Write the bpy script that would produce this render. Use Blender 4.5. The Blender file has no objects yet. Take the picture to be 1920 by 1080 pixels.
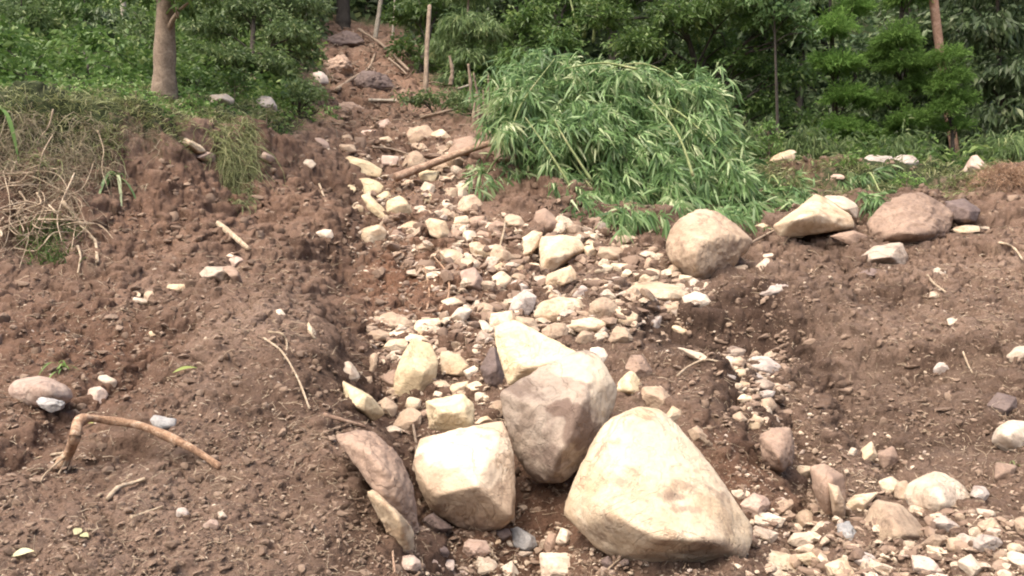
import bpy, bmesh, math, random
import numpy as np
from mathutils import Vector, noise as mnoise
SEED = 7
random.seed(SEED); rng = np.random.default_rng(SEED)
scene = bpy.context.scene
COL = scene.collection

# ------------------------------------------------------------------ camera, light, exposure
F = 1598.0; CZ = 1.6                      # focal length in photo pixels, eye height
cam_d = bpy.data.cameras.new('camera'); cam = bpy.data.objects.new('camera', cam_d); COL.objects.link(cam)
cam.location = (0, 0, CZ); cam.rotation_euler = (math.radians(90), 0, 0)
cam_d.sensor_width = 36; cam_d.lens = 36*F/1920; cam_d.clip_start = .05; cam_d.clip_end = 1500
scene.camera = cam
SUN_EL, SUN_AZ = 60, 222                  # azimuth measured clockwise from +Y (the view direction)
w = bpy.data.worlds.new('World'); scene.world = w; w.use_nodes = True
nt = w.node_tree; bg = nt.nodes['Background']
sky = nt.nodes.new('ShaderNodeTexSky'); sky.sky_type = 'NISHITA'; sky.sun_disc = False
sky.sun_elevation = math.radians(SUN_EL); sky.sun_rotation = math.radians(SUN_AZ)
sky.air_density = 1.0; sky.dust_density = 6.0; sky.ozone_density = 0.3
nt.links.new(sky.outputs[0], bg.inputs[0]); bg.inputs[1].default_value = .11
sd = bpy.data.lights.new('sun', 'SUN'); sun = bpy.data.objects.new('sun', sd); COL.objects.link(sun)
sd.energy = 1.5; sd.angle = math.radians(65); sd.color = (1, .89, .74)
az = math.radians(SUN_AZ); el = math.radians(SUN_EL)
sdir = Vector((math.sin(az)*math.cos(el), math.cos(az)*math.cos(el), math.sin(el)))
sun.rotation_euler = sdir.to_track_quat('Z', 'Y').to_euler(); sun.location = (0, 0, 30)
scene.view_settings.view_transform = 'Standard'; scene.view_settings.look = 'None'
scene.view_settings.exposure = 1.5; scene.view_settings.gamma = 1
scene.render.engine = 'CYCLES'
try: scene.cycles.filter_width = 2.0
except Exception: pass

# ------------------------------------------------------------------ helpers
_P = rng.permutation(4096).astype(np.int64)
_G = rng.normal(size=(4096, 3)); _G /= np.linalg.norm(_G, axis=1)[:, None]
def gnoise(p):
    i = np.floor(p).astype(np.int64); f = p-i; u = f*f*f*(f*(f*6-15)+10)
    out = 0
    for dx in (0, 1):
        for dy in (0, 1):
            for dz in (0, 1):
                h = _P[(_P[(_P[(i[:, 0]+dx) & 4095]+i[:, 1]+dy) & 4095]+i[:, 2]+dz) & 4095]
                d = f-np.array([dx, dy, dz])
                v = (_G[h]*d).sum(1)
                wgt = (u[:, 0] if dx else 1-u[:, 0])*(u[:, 1] if dy else 1-u[:, 1])*(u[:, 2] if dz else 1-u[:, 2])
                out = out+v*wgt
    return out
def fbm(p, o=4, g=.5):
    s = 0; a = 1
    for k in range(o):
        s = s+a*gnoise(p*(2.03**k)+17.3*k); a *= g
    return s
def P3(x, y, z=0): return np.stack([x, y, np.zeros_like(x)+z], 1)

def mesh_obj(name, V, Fc, mat, parent=None, loc=(0, 0, 0), smooth=True, attrs=None, link=True):
    """V (n,3); Fc: (m,k) array or list of such arrays (different k)."""
    me = bpy.data.meshes.new(name)
    Fl = Fc if isinstance(Fc, list) else [Fc]
    Fl = [np.asarray(a, dtype=np.int32) for a in Fl if len(a)]
    V = np.asarray(V, dtype=np.float32)
    me.vertices.add(len(V)); me.vertices.foreach_set('co', V.ravel())
    tot = sum(a.size for a in Fl); nf = sum(len(a) for a in Fl)
    me.loops.add(tot); me.polygons.add(nf)
    me.loops.foreach_set('vertex_index', np.concatenate([a.ravel() for a in Fl]))
    st = []; o = 0
    for a in Fl:
        st.append(o+np.arange(len(a))*a.shape[1]); o += a.size
    me.polygons.foreach_set('loop_start', np.concatenate(st).astype(np.int32))
    me.polygons.foreach_set('use_smooth', np.full(nf, smooth))
    me.update(calc_edges=True)
    if attrs:
        for k, a in attrs.items():
            at = me.attributes.new(k, 'FLOAT', 'POINT'); at.data.foreach_set('value', np.asarray(a, dtype=np.float32))
    if mat: me.materials.append(mat)
    ob = bpy.data.objects.new(name, me); COL.objects.link(ob); ob.location = loc
    if parent: ob.parent = parent
    return ob
def tag(o, label=None, cat=None, group=None, kind=None):
    if label: o['label'] = label
    if cat: o['category'] = cat
    if group: o['group'] = group
    if kind: o['kind'] = kind
    return o
def empty(name, loc):
    o = bpy.data.objects.new(name, None); COL.objects.link(o); o.location = loc; o.empty_display_size = .2
    return o

# ------------------------------------------------------------------ materials
def mat_new(name):
    m = bpy.data.materials.new(name); m.use_nodes = True
    n = m.node_tree; b = n.nodes['Principled BSDF']; return m, n, b
def N(n, t, **kw):
    nd = n.nodes.new(t)
    for k, v in kw.items(): setattr(nd, k, v)
    return nd
def ramp(n, src, stops):
    r = N(n, 'ShaderNodeValToRGB'); cr = r.color_ramp
    while len(cr.elements) < len(stops): cr.elements.new(.5)
    for e, (p, c) in zip(cr.elements, stops):
        e.position = p; e.color = (*c, 1) if not isinstance(c, float) else (c, c, c, 1)
    n.links.new(src, r.inputs[0]); return r.outputs[0]
def noise_n(n, co, scale, detail=6, rough=.6, dist=0):
    t = N(n, 'ShaderNodeTexNoise'); t.inputs['Scale'].default_value = scale; t.inputs['Detail'].default_value = detail
    t.inputs['Roughness'].default_value = rough; t.inputs['Distortion'].default_value = dist
    n.links.new(co, t.inputs['Vector']); return t.outputs[0]
def mix(n, f, a, b, mode='MIX'):
    m = N(n, 'ShaderNodeMix', data_type='RGBA', blend_type=mode)
    for sock, v in ((m.inputs[0], f), (m.inputs[6], a), (m.inputs[7], b)):
        if isinstance(v, (int, float)): sock.default_value = v
        elif isinstance(v, tuple): sock.default_value = (*v, 1)
        else: n.links.new(v, sock)
    return m.outputs[2]
def bump(n, b, h, dist, strength=1.0, prev=None):
    bp = N(n, 'ShaderNodeBump'); bp.inputs['Distance'].default_value = dist; bp.inputs['Strength'].default_value = strength
    n.links.new(h, bp.inputs['Height'])
    if prev: n.links.new(prev, bp.inputs['Normal'])
    n.links.new(bp.outputs[0], b.inputs['Normal']); return bp.outputs[0]

def soil_material():
    m, n, b = mat_new('soil')
    co = N(n, 'ShaderNodeTexCoord').outputs['Object']
    big = noise_n(n, co, .8, 5, .6, .5)
    mid = noise_n(n, co, 7, 8, .7)
    fine = noise_n(n, co, 55, 6, .75)
    c = ramp(n, big, [(.3, (.142, .094, .069)), (.5, (.212, .147, .110)), (.72, (.265, .192, .148))])
    red = N(n, 'ShaderNodeAttribute', attribute_name='red').outputs['Fac']
    c = mix(n, red, c, (.200, .105, .064))
    damp = noise_n(n, co, .45, 6, .68, 1.0)
    c = mix(n, ramp(n, damp, [(.5, 0.0), (.6, .75)]), c, mix(n, 1.0, c, (.60, .57, .55), 'MULTIPLY'))
    c = mix(n, ramp(n, noise_n(n, co, 2.6, 7, .7, .8), [(.56, 0.0), (.68, .55)]), c, (.27, .20, .14))
    c = mix(n, ramp(n, mid, [(.35, 0.0), (.65, 1.0)]), c, mix(n, 1.0, c, (1.3, 1.27, 1.25), 'MULTIPLY'))
    c = mix(n, ramp(n, fine, [(.36, 1.0), (.5, 0.0)]), c, mix(n, 1.0, c, (.55, .52, .5), 'MULTIPLY'))
    # damp soil, plus shade painted into the undercut hollow and under bank lips
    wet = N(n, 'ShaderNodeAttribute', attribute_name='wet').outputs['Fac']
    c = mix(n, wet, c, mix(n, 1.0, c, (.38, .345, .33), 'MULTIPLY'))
    # grit: pale specks with their own random size
    v = N(n, 'ShaderNodeTexVoronoi'); v.inputs['Scale'].default_value = 38; n.links.new(co, v.inputs['Vector'])
    spk = ramp(n, v.outputs['Distance'], [(.16, 1.0), (.24, 0.0)])
    sel = N(n, 'ShaderNodeSeparateColor'); n.links.new(v.outputs['Color'], sel.inputs[0])
    gate = ramp(n, sel.outputs[0], [(.80, 0.0), (.84, 1.0)])
    mul = N(n, 'ShaderNodeMath', operation='MULTIPLY'); n.links.new(spk, mul.inputs[0]); n.links.new(gate, mul.inputs[1])
    c = mix(n, mul.outputs[0], c, (.42, .33, .25))
    veg = N(n, 'ShaderNodeAttribute', attribute_name='veg').outputs['Fac']
    vg = ramp(n, noise_n(n, co, 5, 8, .7), [(.35, (.018, .022, .010)), (.55, (.045, .06, .022)), (.7, (.075, .065, .035))])
    edge = N(n, 'ShaderNodeMath', operation='ADD'); n.links.new(veg, edge.inputs[0])
    sc = N(n, 'ShaderNodeMath', operation='MULTIPLY_ADD'); n.links.new(mid, sc.inputs[0]); sc.inputs[1].default_value = 1.2; sc.inputs[2].default_value = -.6
    n.links.new(sc.outputs[0], edge.inputs[1])
    c = mix(n, ramp(n, edge.outputs[0], [(.38, 0.0), (.62, 1.0)]), c, vg)
    n.links.new(c, b.inputs['Base Color']); b.inputs['Roughness'].default_value = .92
    b.inputs['Specular IOR Level'].default_value = .25
    p = bump(n, b, mid, .08, .9); p = bump(n, b, fine, .02, 1.0, p)
    bump(n, b, mul.outputs[0], .012, .8, p)
    return m
M = {}
M['soil'] = soil_material()

def rock_material(name, c1, c2, stain, dark, dirt=.45, stain_amt=.5):
    m, n, b = mat_new(name)
    tc = N(n, 'ShaderNodeTexCoord').outputs['Object']
    oi = N(n, 'ShaderNodeObjectInfo')
    ad = N(n, 'ShaderNodeVectorMath', operation='ADD'); n.links.new(tc, ad.inputs[0])
    sm = N(n, 'ShaderNodeMath', operation='MULTIPLY'); n.links.new(oi.outputs['Random'], sm.inputs[0]); sm.inputs[1].default_value = 57
    n.links.new(sm.outputs[0], ad.inputs[1]); co = ad.outputs[0]
    a = noise_n(n, co, 3.2, 7, .62, .4); f = noise_n(n, co, 26, 8, .7); s = noise_n(n, co, 1.7, 6, .65, 1.2)
    d = noise_n(n, co, 5, 8, .7, .3)
    c = mix(n, ramp(n, a, [(.36, 0.0), (.62, 1.0)]), c1, c2)
    c = mix(n, ramp(n, s, [(.5, 0.0), (.62, stain_amt)]), c, stain)
    c = mix(n, ramp(n, d, [(.53, 0.0), (.63, dirt)]), c, dark)
    c = mix(n, ramp(n, f, [(.3, .5), (.5, 0.0)]), c, mix(n, 1.0, c, (.62, .58, .54), 'MULTIPLY'))
    mud = N(n, 'ShaderNodeAttribute', attribute_name='mud').outputs['Fac']; pale = N(n, 'ShaderNodeAttribute', attribute_name='pale').outputs['Fac']
    c = mix(n, pale, c, mix(n, ramp(n, a, [(.35, 0.0), (.65, .5)]), (.66, .56, .43), (.54, .43, .32)))
    c = mix(n, mud, c, mix(n, .5, dark, (.17, .115, .095)))
    # object to object variation
    ck = noise_n(n, co, 1.6, 5, .55, 1.6); ckl = ramp(n, ck, [(.485, 1.0), (.497, 0.0), (.503, 0.0), (.515, 1.0)])
    ckm = ramp(n, ck, [(.491, 0.0), (.499, .5), (.501, .5), (.509, 0.0)])
    gt = ramp(n, noise_n(n, co, 2.3, 3, .5), [(.48, 0.0), (.58, 1.0)])
    cm = N(n, 'ShaderNodeMath', operation='MULTIPLY'); n.links.new(ckm, cm.inputs[0]); n.links.new(gt, cm.inputs[1])
    c = mix(n, cm.outputs[0], c, mix(n, 1.0, c, (.45, .38, .32), 'MULTIPLY'))
    hv = N(n, 'ShaderNodeHueSaturation'); n.links.new(c, hv.inputs['Color'])
    mr = N(n, 'ShaderNodeMapRange'); n.links.new(oi.outputs['Random'], mr.inputs[0]); mr.inputs[3].default_value = .82; mr.inputs[4].default_value = 1.1
    n.links.new(mr.outputs[0], hv.inputs['Value'])
    n.links.new(hv.outputs[0], b.inputs['Base Color']); b.inputs['Roughness'].default_value = .8
    b.inputs['Specular IOR Level'].default_value = .3
    cr = N(n, 'ShaderNodeTexVoronoi', feature='DISTANCE_TO_EDGE'); cr.inputs['Scale'].default_value = 3.3
    wv = N(n, 'ShaderNodeVectorMath', operation='MULTIPLY_ADD')
    nz = N(n, 'ShaderNodeTexNoise'); nz.inputs['Scale'].default_value = 4; n.links.new(co, nz.inputs['Vector'])
    n.links.new(nz.outputs['Color'], wv.inputs[0]); wv.inputs[1].default_value = (.5, .5, .5); n.links.new(co, wv.inputs[2])
    n.links.new(wv.outputs[0], cr.inputs['Vector'])
    crk = ramp(n, cr.outputs['Distance'], [(0, 0.0), (.03, 1.0)])
    p = bump(n, b, a, .05, .7); p = bump(n, b, crk, .006, .3, p); p = bump(n, b, d, .03, .6, p); p = bump(n, b, ckl, .01, .6, p); bump(n, b, f, .012, 1.0, p)
    return m
#            base a            base b            stain            mud
M['cream'] = rock_material('cream_stone', (.67, .56, .42), (.52, .40, .27), (.50, .33, .20), (.25, .17, .12), .6, .55)
M['white'] = rock_material('white_stone', (.68, .59, .48), (.54, .44, .34), (.55, .41, .3), (.30, .21, .16), .5, .4)
M['yellow'] = rock_material('yellow_stone', (.70, .59, .40), (.60, .48, .31), (.5, .35, .2), (.27, .18, .12), .45, .45)
M['tan'] = rock_material('tan_stone', (.47, .36, .26), (.38, .28, .20), (.56, .44, .32), (.2, .135, .1), .55, .5)
M['grey'] = rock_material('grey_stone', (.38, .31, .25), (.48, .39, .31), (.20, .145, .115), (.22, .155, .115), .5, .9)
M['brown'] = rock_material('brown_stone', (.27, .19, .145), (.34, .24, .18), (.45, .33, .25), (.16, .11, .085), .5, .5)
M['pink'] = rock_material('pink_stone', (.5, .37, .30), (.40, .29, .235), (.62, .52, .44), (.23, .155, .125), .5, .6)
M['lilac'] = rock_material('lilac_stone', (.50, .43, .38), (.39, .33, .29), (.55, .49, .44), (.22, .155, .13), .5, .5)
M['dark'] = rock_material('dark_stone', (.12, .09, .085), (.17, .125, .11), (.22, .17, .15), (.1, .07, .055), .4, .5)
M['blue'] = rock_material('bluish_stone', (.27, .27, .27), (.40, .38, .36), (.5, .48, .47), (.16, .15, .15), .4, .6)

def wood_material(name, c1, c2, c3, sc=12):
    m, n, b = mat_new(name)
    co = N(n, 'ShaderNodeTexCoord').outputs['Object']
    a = noise_n(n, co, sc, 8, .7, .6); f = noise_n(n, co, sc*5, 6, .7)
    c = ramp(n, a, [(.34, c1), (.52, c2), (.68, c3)])
    c = mix(n, ramp(n, f, [(.36, .7), (.5, 0.0)]), c, mix(n, 1.0, c, (.5, .45, .42), 'MULTIPLY'))
    n.links.new(c, b.inputs['Base Color']); b.inputs['Roughness'].default_value = .85
    p = bump(n, b, a, .03, .9); bump(n, b, f, .005, .8, p); return m
M['root'] = wood_material('root_wood', (.20, .115, .07), (.42, .26, .16), (.66, .53, .40), 20)
M['straw'] = wood_material('dry_root', (.25, .18, .12), (.42, .33, .23), (.58, .49, .37), 9)
M['log'] = wood_material('peeled_log', (.18, .11, .075), (.37, .245, .17), (.5, .38, .28), 11)
M['bark'] = wood_material('bark', (.14, .10, .07), (.24, .18, .13), (.33, .26, .19), 7)
M['palebark'] = wood_material('pale_bark', (.22, .19, .15), (.34, .30, .24), (.42, .38, .31), 6)
M['redbark'] = wood_material('red_bark', (.20, .115, .075), (.28, .175, .125), (.36, .25, .19), 6)
M['darkbark'] = wood_material('dark_bark', (.03, .025, .02), (.055, .045, .035), (.08, .065, .05), 6)
M['culm'] = wood_material('bamboo_culm', (.14, .19, .07), (.24, .29, .12), (.34, .33, .18), 4)

def leaf_material(name, dark, light, tip=None, trans=.35, rough=.45):
    m, n, b = mat_new(name)
    at = N(n, 'ShaderNodeAttribute', attribute_name='tint').outputs['Fac']
    st = [(0, dark), (.6, light)] + ([(1.0, tip)] if tip else [])
    c = ramp(n, at, st)
    oi = N(n, 'ShaderNodeObjectInfo'); hv = N(n, 'ShaderNodeHueSaturation'); n.links.new(c, hv.inputs['Color'])
    mr = N(n, 'ShaderNodeMapRange'); n.links.new(oi.outputs['Random'], mr.inputs[0]); mr.inputs[3].default_value = .8; mr.inputs[4].default_value = 1.15
    n.links.new(mr.outputs[0], hv.inputs['Value'])
    n.links.new(hv.outputs[0], b.inputs['Base Color']); b.inputs['Roughness'].default_value = rough
    b.inputs['Specular IOR Level'].default_value = .35
    tr = N(n, 'ShaderNodeBsdfTranslucent'); n.links.new(hv.outputs[0], tr.inputs[0])
    mx = N(n, 'ShaderNodeMixShader'); mx.inputs[0].default_value = trans
    n.links.new(b.outputs[0], mx.inputs[1]); n.links.new(tr.outputs[0], mx.inputs[2])
    n.links.new(mx.outputs[0], n.nodes['Material Output'].inputs[0]); return m
M['bamboo'] = leaf_material('bamboo_leaf', (.075, .14, .055), (.20, .32, .125), (.54, .60, .36), .4, .35)
M['teal'] = leaf_material('shrub_leaf', (0.068, 0.112, 0.046), (0.169, 0.244, 0.092), (0.405, 0.450, 0.218))
M['bright'] = leaf_material('bright_leaf', (.06, .125, .03), (.17, .29, .075), (.40, .48, .20))
M['conifer'] = leaf_material('conifer_leaf', (0.081, 0.163, 0.034), (0.176, 0.312, 0.069), (0.257, 0.400, 0.103), .35, .8)
M['deep'] = leaf_material('deep_leaf', (0.041, 0.069, 0.030), (0.101, 0.150, 0.063), (0.270, 0.312, 0.161))
M['mid'] = leaf_material('wood_leaf', (0.047, 0.094, 0.025), (0.121, 0.200, 0.052), (0.297, 0.375, 0.127))
M['grass'] = leaf_material('grass_blade', (.13, .15, .06), (.27, .30, .13), (.50, .46, .28))
M['hay'] = leaf_material('dead_grass', (.16, .125, .075), (.32, .27, .18), (.48, .43, .31))
M['fallen'] = leaf_material('fallen_leaf', (.3, .38, .1), (.5, .5, .2), (.7, .66, .45))

# ------------------------------------------------------------------ terrain
# surveyed spots of the slope: picture column, picture row, metres ahead, vegetated, red, wet (damp soil and painted hollow shade)
A = [
 # left mound (foreground)
 (-200,1080,3.9,0,.1,0),(0,1080,3.8,0,.1,0),(200,1080,3.8,0,.1,0),(400,1080,3.9,0,.1,0),(600,1080,4.0,0,.1,.1),(720,1080,4.15,0,.2,.3),
 (0,950,4.5,0,.1,0),(300,950,4.5,0,.1,0),(600,940,4.7,0,.1,0),(700,960,4.8,0,.1,.2),
 (0,850,5.2,0,.3,.3),(150,830,5.3,0,.3,.2),(350,850,5.1,0,.1,0),(600,820,5.5,0,.1,0),
 (-200,750,6.0,0,.3,.2),(60,740,6.2,0,.4,.1),(230,720,6.3,0,.5,.2),(380,740,5.9,0,.1,0),(580,720,6.4,0,.1,0),
 (0,620,7.6,0,.4,.2),(230,640,7.5,0,.6,.3),(400,630,7.2,0,.1,0),(560,620,7.6,0,.1,0),(600,680,6.9,0,.1,.1),
 (0,540,8.8,0,.3,0),(200,545,8.9,0,.3,0),(400,560,8.6,0,.1,0),(540,550,8.9,0,.1,0),
 # bank behind the mound
 (-200,510,9.4,.3,.1,.3),(60,505,9.5,.2,.2,.3),(230,500,9.7,0,.3,.1),(420,510,9.9,0,.2,.1),(560,500,10.4,0,.2,.2),
 (60,400,10.3,.1,.3,.4),(250,400,10.9,0,.4,0),(420,410,11.8,0,.4,0),(560,420,12.3,0,.3,0),
 (60,300,10.9,.3,.3,.4),(250,310,11.6,0,.3,0),(400,330,12.8,0,.4,0),(540,350,13.8,0,.3,0),
 (-200,210,11.4,.9,0,0),(60,215,11.5,.8,0,0),(190,228,11.9,.7,0,0),(300,248,12.5,.6,.2,0),(400,290,13.4,.1,.3,0),(500,290,14.6,.2,.3,0),(590,315,15.3,0,.3,0),
 (-200,190,13.5,1,0,0),(60,190,13.5,1,0,0),(300,190,14.5,1,0,0),(440,215,15.8,.9,0,0),(540,240,16.8,.6,.1,0),(620,285,17.0,0,.3,.1),
 (100,140,17.5,1,0,0),(300,165,17.5,1,0,0),(450,175,18.5,.9,0,0),(560,200,19.5,.7,.1,0),
 (100,60,24,1,0,0),(300,80,24,1,0,0),(450,90,25,1,0,0),(560,110,26,.9,0,0),
 # gully, mouth to head
 (800,1080,4.45,0,.3,.6),(900,1080,4.5,0,.3,.5),(1000,1060,4.65,0,.3,.5),(1150,1080,4.55,0,.2,.4),(1350,1080,4.5,0,.2,.4),(1500,1080,4.5,0,.1,.4),(1700,1080,4.4,0,.1,.2),(1920,1080,4.2,0,.1,.1),(2120,1080,4.1,0,.1,.1),
 (830,1010,5.0,0,.4,.6),(1000,960,5.5,0,.7,.5),(1350,960,5.5,0,.3,.4),
 (770,860,5.9,0,.3,.6),(1000,880,6.2,0,.5,.5),(740,790,6.7,0,.3,.6),(900,780,6.9,0,.2,.4),
 (720,720,7.7,0,.3,.7),(900,700,7.9,0,.3,.5),(1130,740,7.1,0,.1,.2),
 (690,640,8.9,0,.3,.6),(850,630,9.1,0,.4,.2),(1000,620,9.2,0,.2,.2),(1150,610,9.2,0,.1,.4),
 (620,520,10.8,0,.3,.5),(700,560,10.3,0,.7,.2),(850,560,10.4,0,.6,.1),(1050,550,10.6,0,.1,.1),(1200,560,10.3,0,0,.5),
 (640,460,11.9,0,.3,.4),(740,490,11.7,0,.9,.1),(900,490,11.9,0,.5,0),(1080,490,12.0,0,.1,.1),(1200,490,11.9,0,.1,.2),
 (640,390,14.2,0,.2,.1),(720,410,13.7,0,.3,.1),(860,420,13.5,0,.3,.1),(1000,430,13.3,0,.2,.3),(1120,440,13.1,0,.1,.2),(1230,440,13.0,.1,.1,.2),
 (680,320,16.9,0,.3,.2),(780,340,16.4,0,.3,.1),(900,330,16.3,0,.1,.1),(1000,340,15.4,0,.2,.2),(1060,380,14.4,0,.2,.2),
 (700,260,19.5,0,.3,.2),(800,270,19.3,0,.2,.1),(900,270,18.3,0,.2,.2),(1020,290,16.6,.3,.2,.1),
 (660,200,23,0,.3,.2),(760,215,22.3,0,.2,.1),(850,215,22.0,.5,.2,.2),(950,230,20.5,.8,0,0),
 (620,130,27.5,0,.3,.2),(700,140,27.5,0,.4,.2),(770,160,26.5,.3,.4,.2),(880,170,26,.7,.1,0),
 (610,60,33,0,.3,.3),(680,62,33,0,.3,.3),(740,90,31,.3,.2,.2),(850,120,30,.9,0,0),(560,50,33,1,0,0),
 # right plateau and ridge
 (1120,360,15.2,.5,.1,0),(1250,400,14.3,.4,.1,.1),(1200,300,17.2,1,0,0),
 (1350,500,11.6,0,0,.2),(1350,420,13.7,.2,0,.2),(1400,480,12.2,0,0,.3),
 (1500,470,12.3,0,0,.4),(1640,470,12.1,0,0,.2),(1800,460,12.0,0,.1,.1),(1920,440,12.0,0,.1,0),(2120,440,12,0,.1,0),
 (1450,400,14.4,.2,.1,.2),(1600,400,14.2,.2,.1,.2),(1760,400,13.9,.1,.1,.4),(1920,385,13.9,.3,.2,.1),
 (1440,345,15.6,.5,.2,.1),(1600,345,15.6,.7,.2,0),(1800,350,15.2,.5,.1,.1),(1920,340,14.8,.2,.3,.2),
 (1430,305,17,.5,.3,0),(1550,302,17,.4,.5,0),(1700,312,16.9,.8,0,0),(1820,322,16.5,.6,.2,0),(1920,320,16,.3,.3,0),(2120,320,16,.5,0,0),
 # right slope
 (1300,560,10.2,0,0,.4),(1450,550,10.2,0,0,.2),(1650,560,9.9,0,0,0),(1920,560,9.6,0,0,0),(2120,560,9.6,0,0,0),
 (1250,610,9.2,0,0,.7),(1400,600,9.25,0,0,.8),(1470,590,9.2,0,0,.3),  # high last values here and below paint the undercut hollow's shade
 (1220,640,8.4,0,0,.7),(1330,648,8.35,0,0,.8),(1440,652,8.5,0,0,.8),(1560,640,8.6,0,0,.1),(1750,650,8.3,0,0,0),(1920,660,7.9,0,0,0),
 (1200,690,7.6,0,.1,.2),(1300,720,7.2,0,.1,.2),(1380,720,7.5,0,0,.5),(1480,690,8.1,0,0,.6),(1620,720,7.8,0,0,.4),(1800,730,7.3,0,0,.3),(1920,760,6.8,0,0,.3),
 (1300,800,6.4,0,.2,.3),(1380,800,6.6,0,.1,.4),(1480,790,7.0,0,.2,.3),(1620,800,6.9,0,0,.4),(1780,810,6.6,0,0,.4),(1920,860,5.8,0,0,.2),(2120,860,5.8,0,0,0),
 (1400,880,5.9,0,.7,.4),(1500,890,5.95,0,.3,.5),(1640,900,5.9,0,.1,.3),(1800,920,5.55,0,.1,.2),(1920,960,5.0,0,.1,.1),
 (1440,970,5.3,0,.3,.4),(1600,980,5.25,0,.1,.3),(1800,1000,4.95,0,.1,.1)]
# spots hidden behind the ridge or above the picture: x, y, z, veg
AW = [(4,20.5,3.9,1),(8,20,3.7,1),(12,19,3.4,1),(20,19,3.4,1),(3,26,6,1),(8,26,4.6,1),(14,26,4.2,1),(22,26,4,1),(5,33,9.5,1),(12,34,8,1),(22,34,7.5,1),
      (-14,30,11,1),(-24,30,11,1),(-6,40,14.5,1),(-2,40,14,1),(4,42,14.5,1),(14,44,14,1),(26,46,14,1),(-16,40,15.5,1),(-30,42,16,1),
      (-10,60,28,1),(10,60,27,1),(40,60,25,1),(-40,60,28,1),(0,90,50,1),(60,90,48,1),(-60,90,50,1)]
ax = []
for (px, py, Y, vg, rd, wt) in A: ax.append(((px-960)/F*Y, Y, CZ+(540-py)/F*Y, vg, rd, wt))
for (x, y, z, vg) in AW: ax.append((x, y, z, vg, 0, 0))
ax = np.array(ax, float)
def uv(x, y):
    yy = np.maximum(y, 3.6); return np.clip(x/(yy), -.78, .78), np.log(yy)*.75
au, av = uv(ax[:, 0], ax[:, 1])
def kern(r2): return np.sqrt(r2+.02**2)
K = kern((au[:, None]-au[None])**2+(av[:, None]-av[None])**2)
# interpolate height above the mean slope line
def base_z(y): return np.interp(y, [3, 9, 16, 30, 45, 60, 95], [-.1, 1.4, 3.8, 9, 16, 27, 52])
nA = len(ax); Q = np.stack([np.ones(nA), au, av], 1)
big = np.block([[K-np.eye(nA)*.0008, Q], [Q.T, np.zeros((3, 3))]])
rhs = np.zeros((nA+3, 4)); rhs[:nA] = np.stack([(ax[:, 2]-base_z(ax[:, 1]))/ax[:, 1], ax[:, 3], ax[:, 4], ax[:, 5]], 1)
Wt = np.linalg.solve(big, rhs)
def terr(x, y):
    out = np.empty((len(x), 4))
    for s in range(0, len(x), 60000):
        u, v = uv(x[s:s+60000], y[s:s+60000])
        k = kern((u[:, None]-au[None])**2+(v[:, None]-av[None])**2)
        out[s:s+60000] = k@Wt[:nA]+np.stack([np.ones_like(u), u, v], 1)@Wt[nA:]
    yy = np.maximum(y, 3.6)
    out[:, 0] = out[:, 0]*yy+base_z(yy)
    out[:, 0] *= np.clip((y+3)/6.6, 0, 1)
    return out
NR, NC = 1040, 960
ys = np.concatenate([np.linspace(-30, 2.0, 24), np.geomspace(2.3, 34, NR), np.geomspace(34, 95, 70)[1:]])
qc = np.linspace(-1, 1, NC); sc_ = .9*qc+8*np.sign(qc)*np.abs(qc)**15
def span(y): return np.maximum(y, 2.2)+1.5
gy = np.repeat(ys, NC); gx = np.tile(sc_, len(ys))*span(gy)
T = terr(gx, gy); gz = T[:, 0]
veg = np.clip(T[:, 1], 0, 1); red = np.clip(T[:, 2], 0, 1); wet = np.clip(T[:, 3]*.9, 0, 1)  # wet carries damp soil and painted shade together
p = P3(gx, gy)
def line_dist(pts):
    """signed distance (positive to the left of the line) and a fade towards its ends, for ground near it"""
    W = np.array([((a-960)/F*Y, Y) for (a, Y) in pts]); best = np.full(len(gx), 1e9); sg = np.zeros(len(gx)); fade = np.ones(len(gx))
    box = (gx > W[:, 0].min()-4) & (gx < W[:, 0].max()+4) & (gy > W[:, 1].min()-4) & (gy < W[:, 1].max()+4)
    I = np.nonzero(box)[0]; X = gx[I]; Yy = gy[I]; bb = np.full(len(I), 1e9); ss = np.zeros(len(I)); ff = np.ones(len(I))
    n = len(W)-1
    for k in range(n):
        a, b = W[k], W[k+1]; d = b-a; L2 = (d*d).sum(); t = ((X-a[0])*d[0]+(Yy-a[1])*d[1])/L2
        tc = np.clip(t, 0, 1); ex = X-a[0]-tc*d[0]; ey = Yy-a[1]-tc*d[1]; r = np.hypot(ex, ey)
        c = d[0]*(Yy-a[1])-d[1]*(X-a[0]); m = r < bb
        bb[m] = r[m]; ss[m] = np.sign(c[m])
        g = (k+tc)/n; ff[m] = np.clip(np.minimum(g, 1-g)*6, 0, 1)[m]
    best[I] = bb; sg[I] = ss; fade[I] = ff
    return best, sg, fade
rag = fbm(p*1.5+31, 2)*1.15; rag2 = fbm(p*2.6+3, 2)
def scarp(pts, h, w, W):
    global gz, wet
    d, s, f = line_dist(pts); W = max(W, h*.34*2.6); I = d < W*3.2
    sd_ = (d*s)[I]+rag[I]*min(.7, W*.55); w = max(w, h*.34); W = max(W, w*2.6); prof = .5*np.tanh(sd_/w)-.5*np.tanh(sd_/W)
    gz[I] += h*prof*f[I]; wet[I] = np.clip(wet[I]+.75*np.exp(-((sd_+W*.12)/(W*.38+.05))**2)*f[I]*(.55+.8*np.clip(rag2[I], -.4, .4))*(1-red[I]), 0, 1)  # darkens the low side of each lip: damp soil plus painted shade
def channel(pts, dep, w):
    global gz
    d, s, f = line_dist(pts); I = d < w*4
    sd_ = d[I]+rag[I]*w*.6; gz[I] -= dep*np.exp(-(sd_/w)**2)*f[I]
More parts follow.
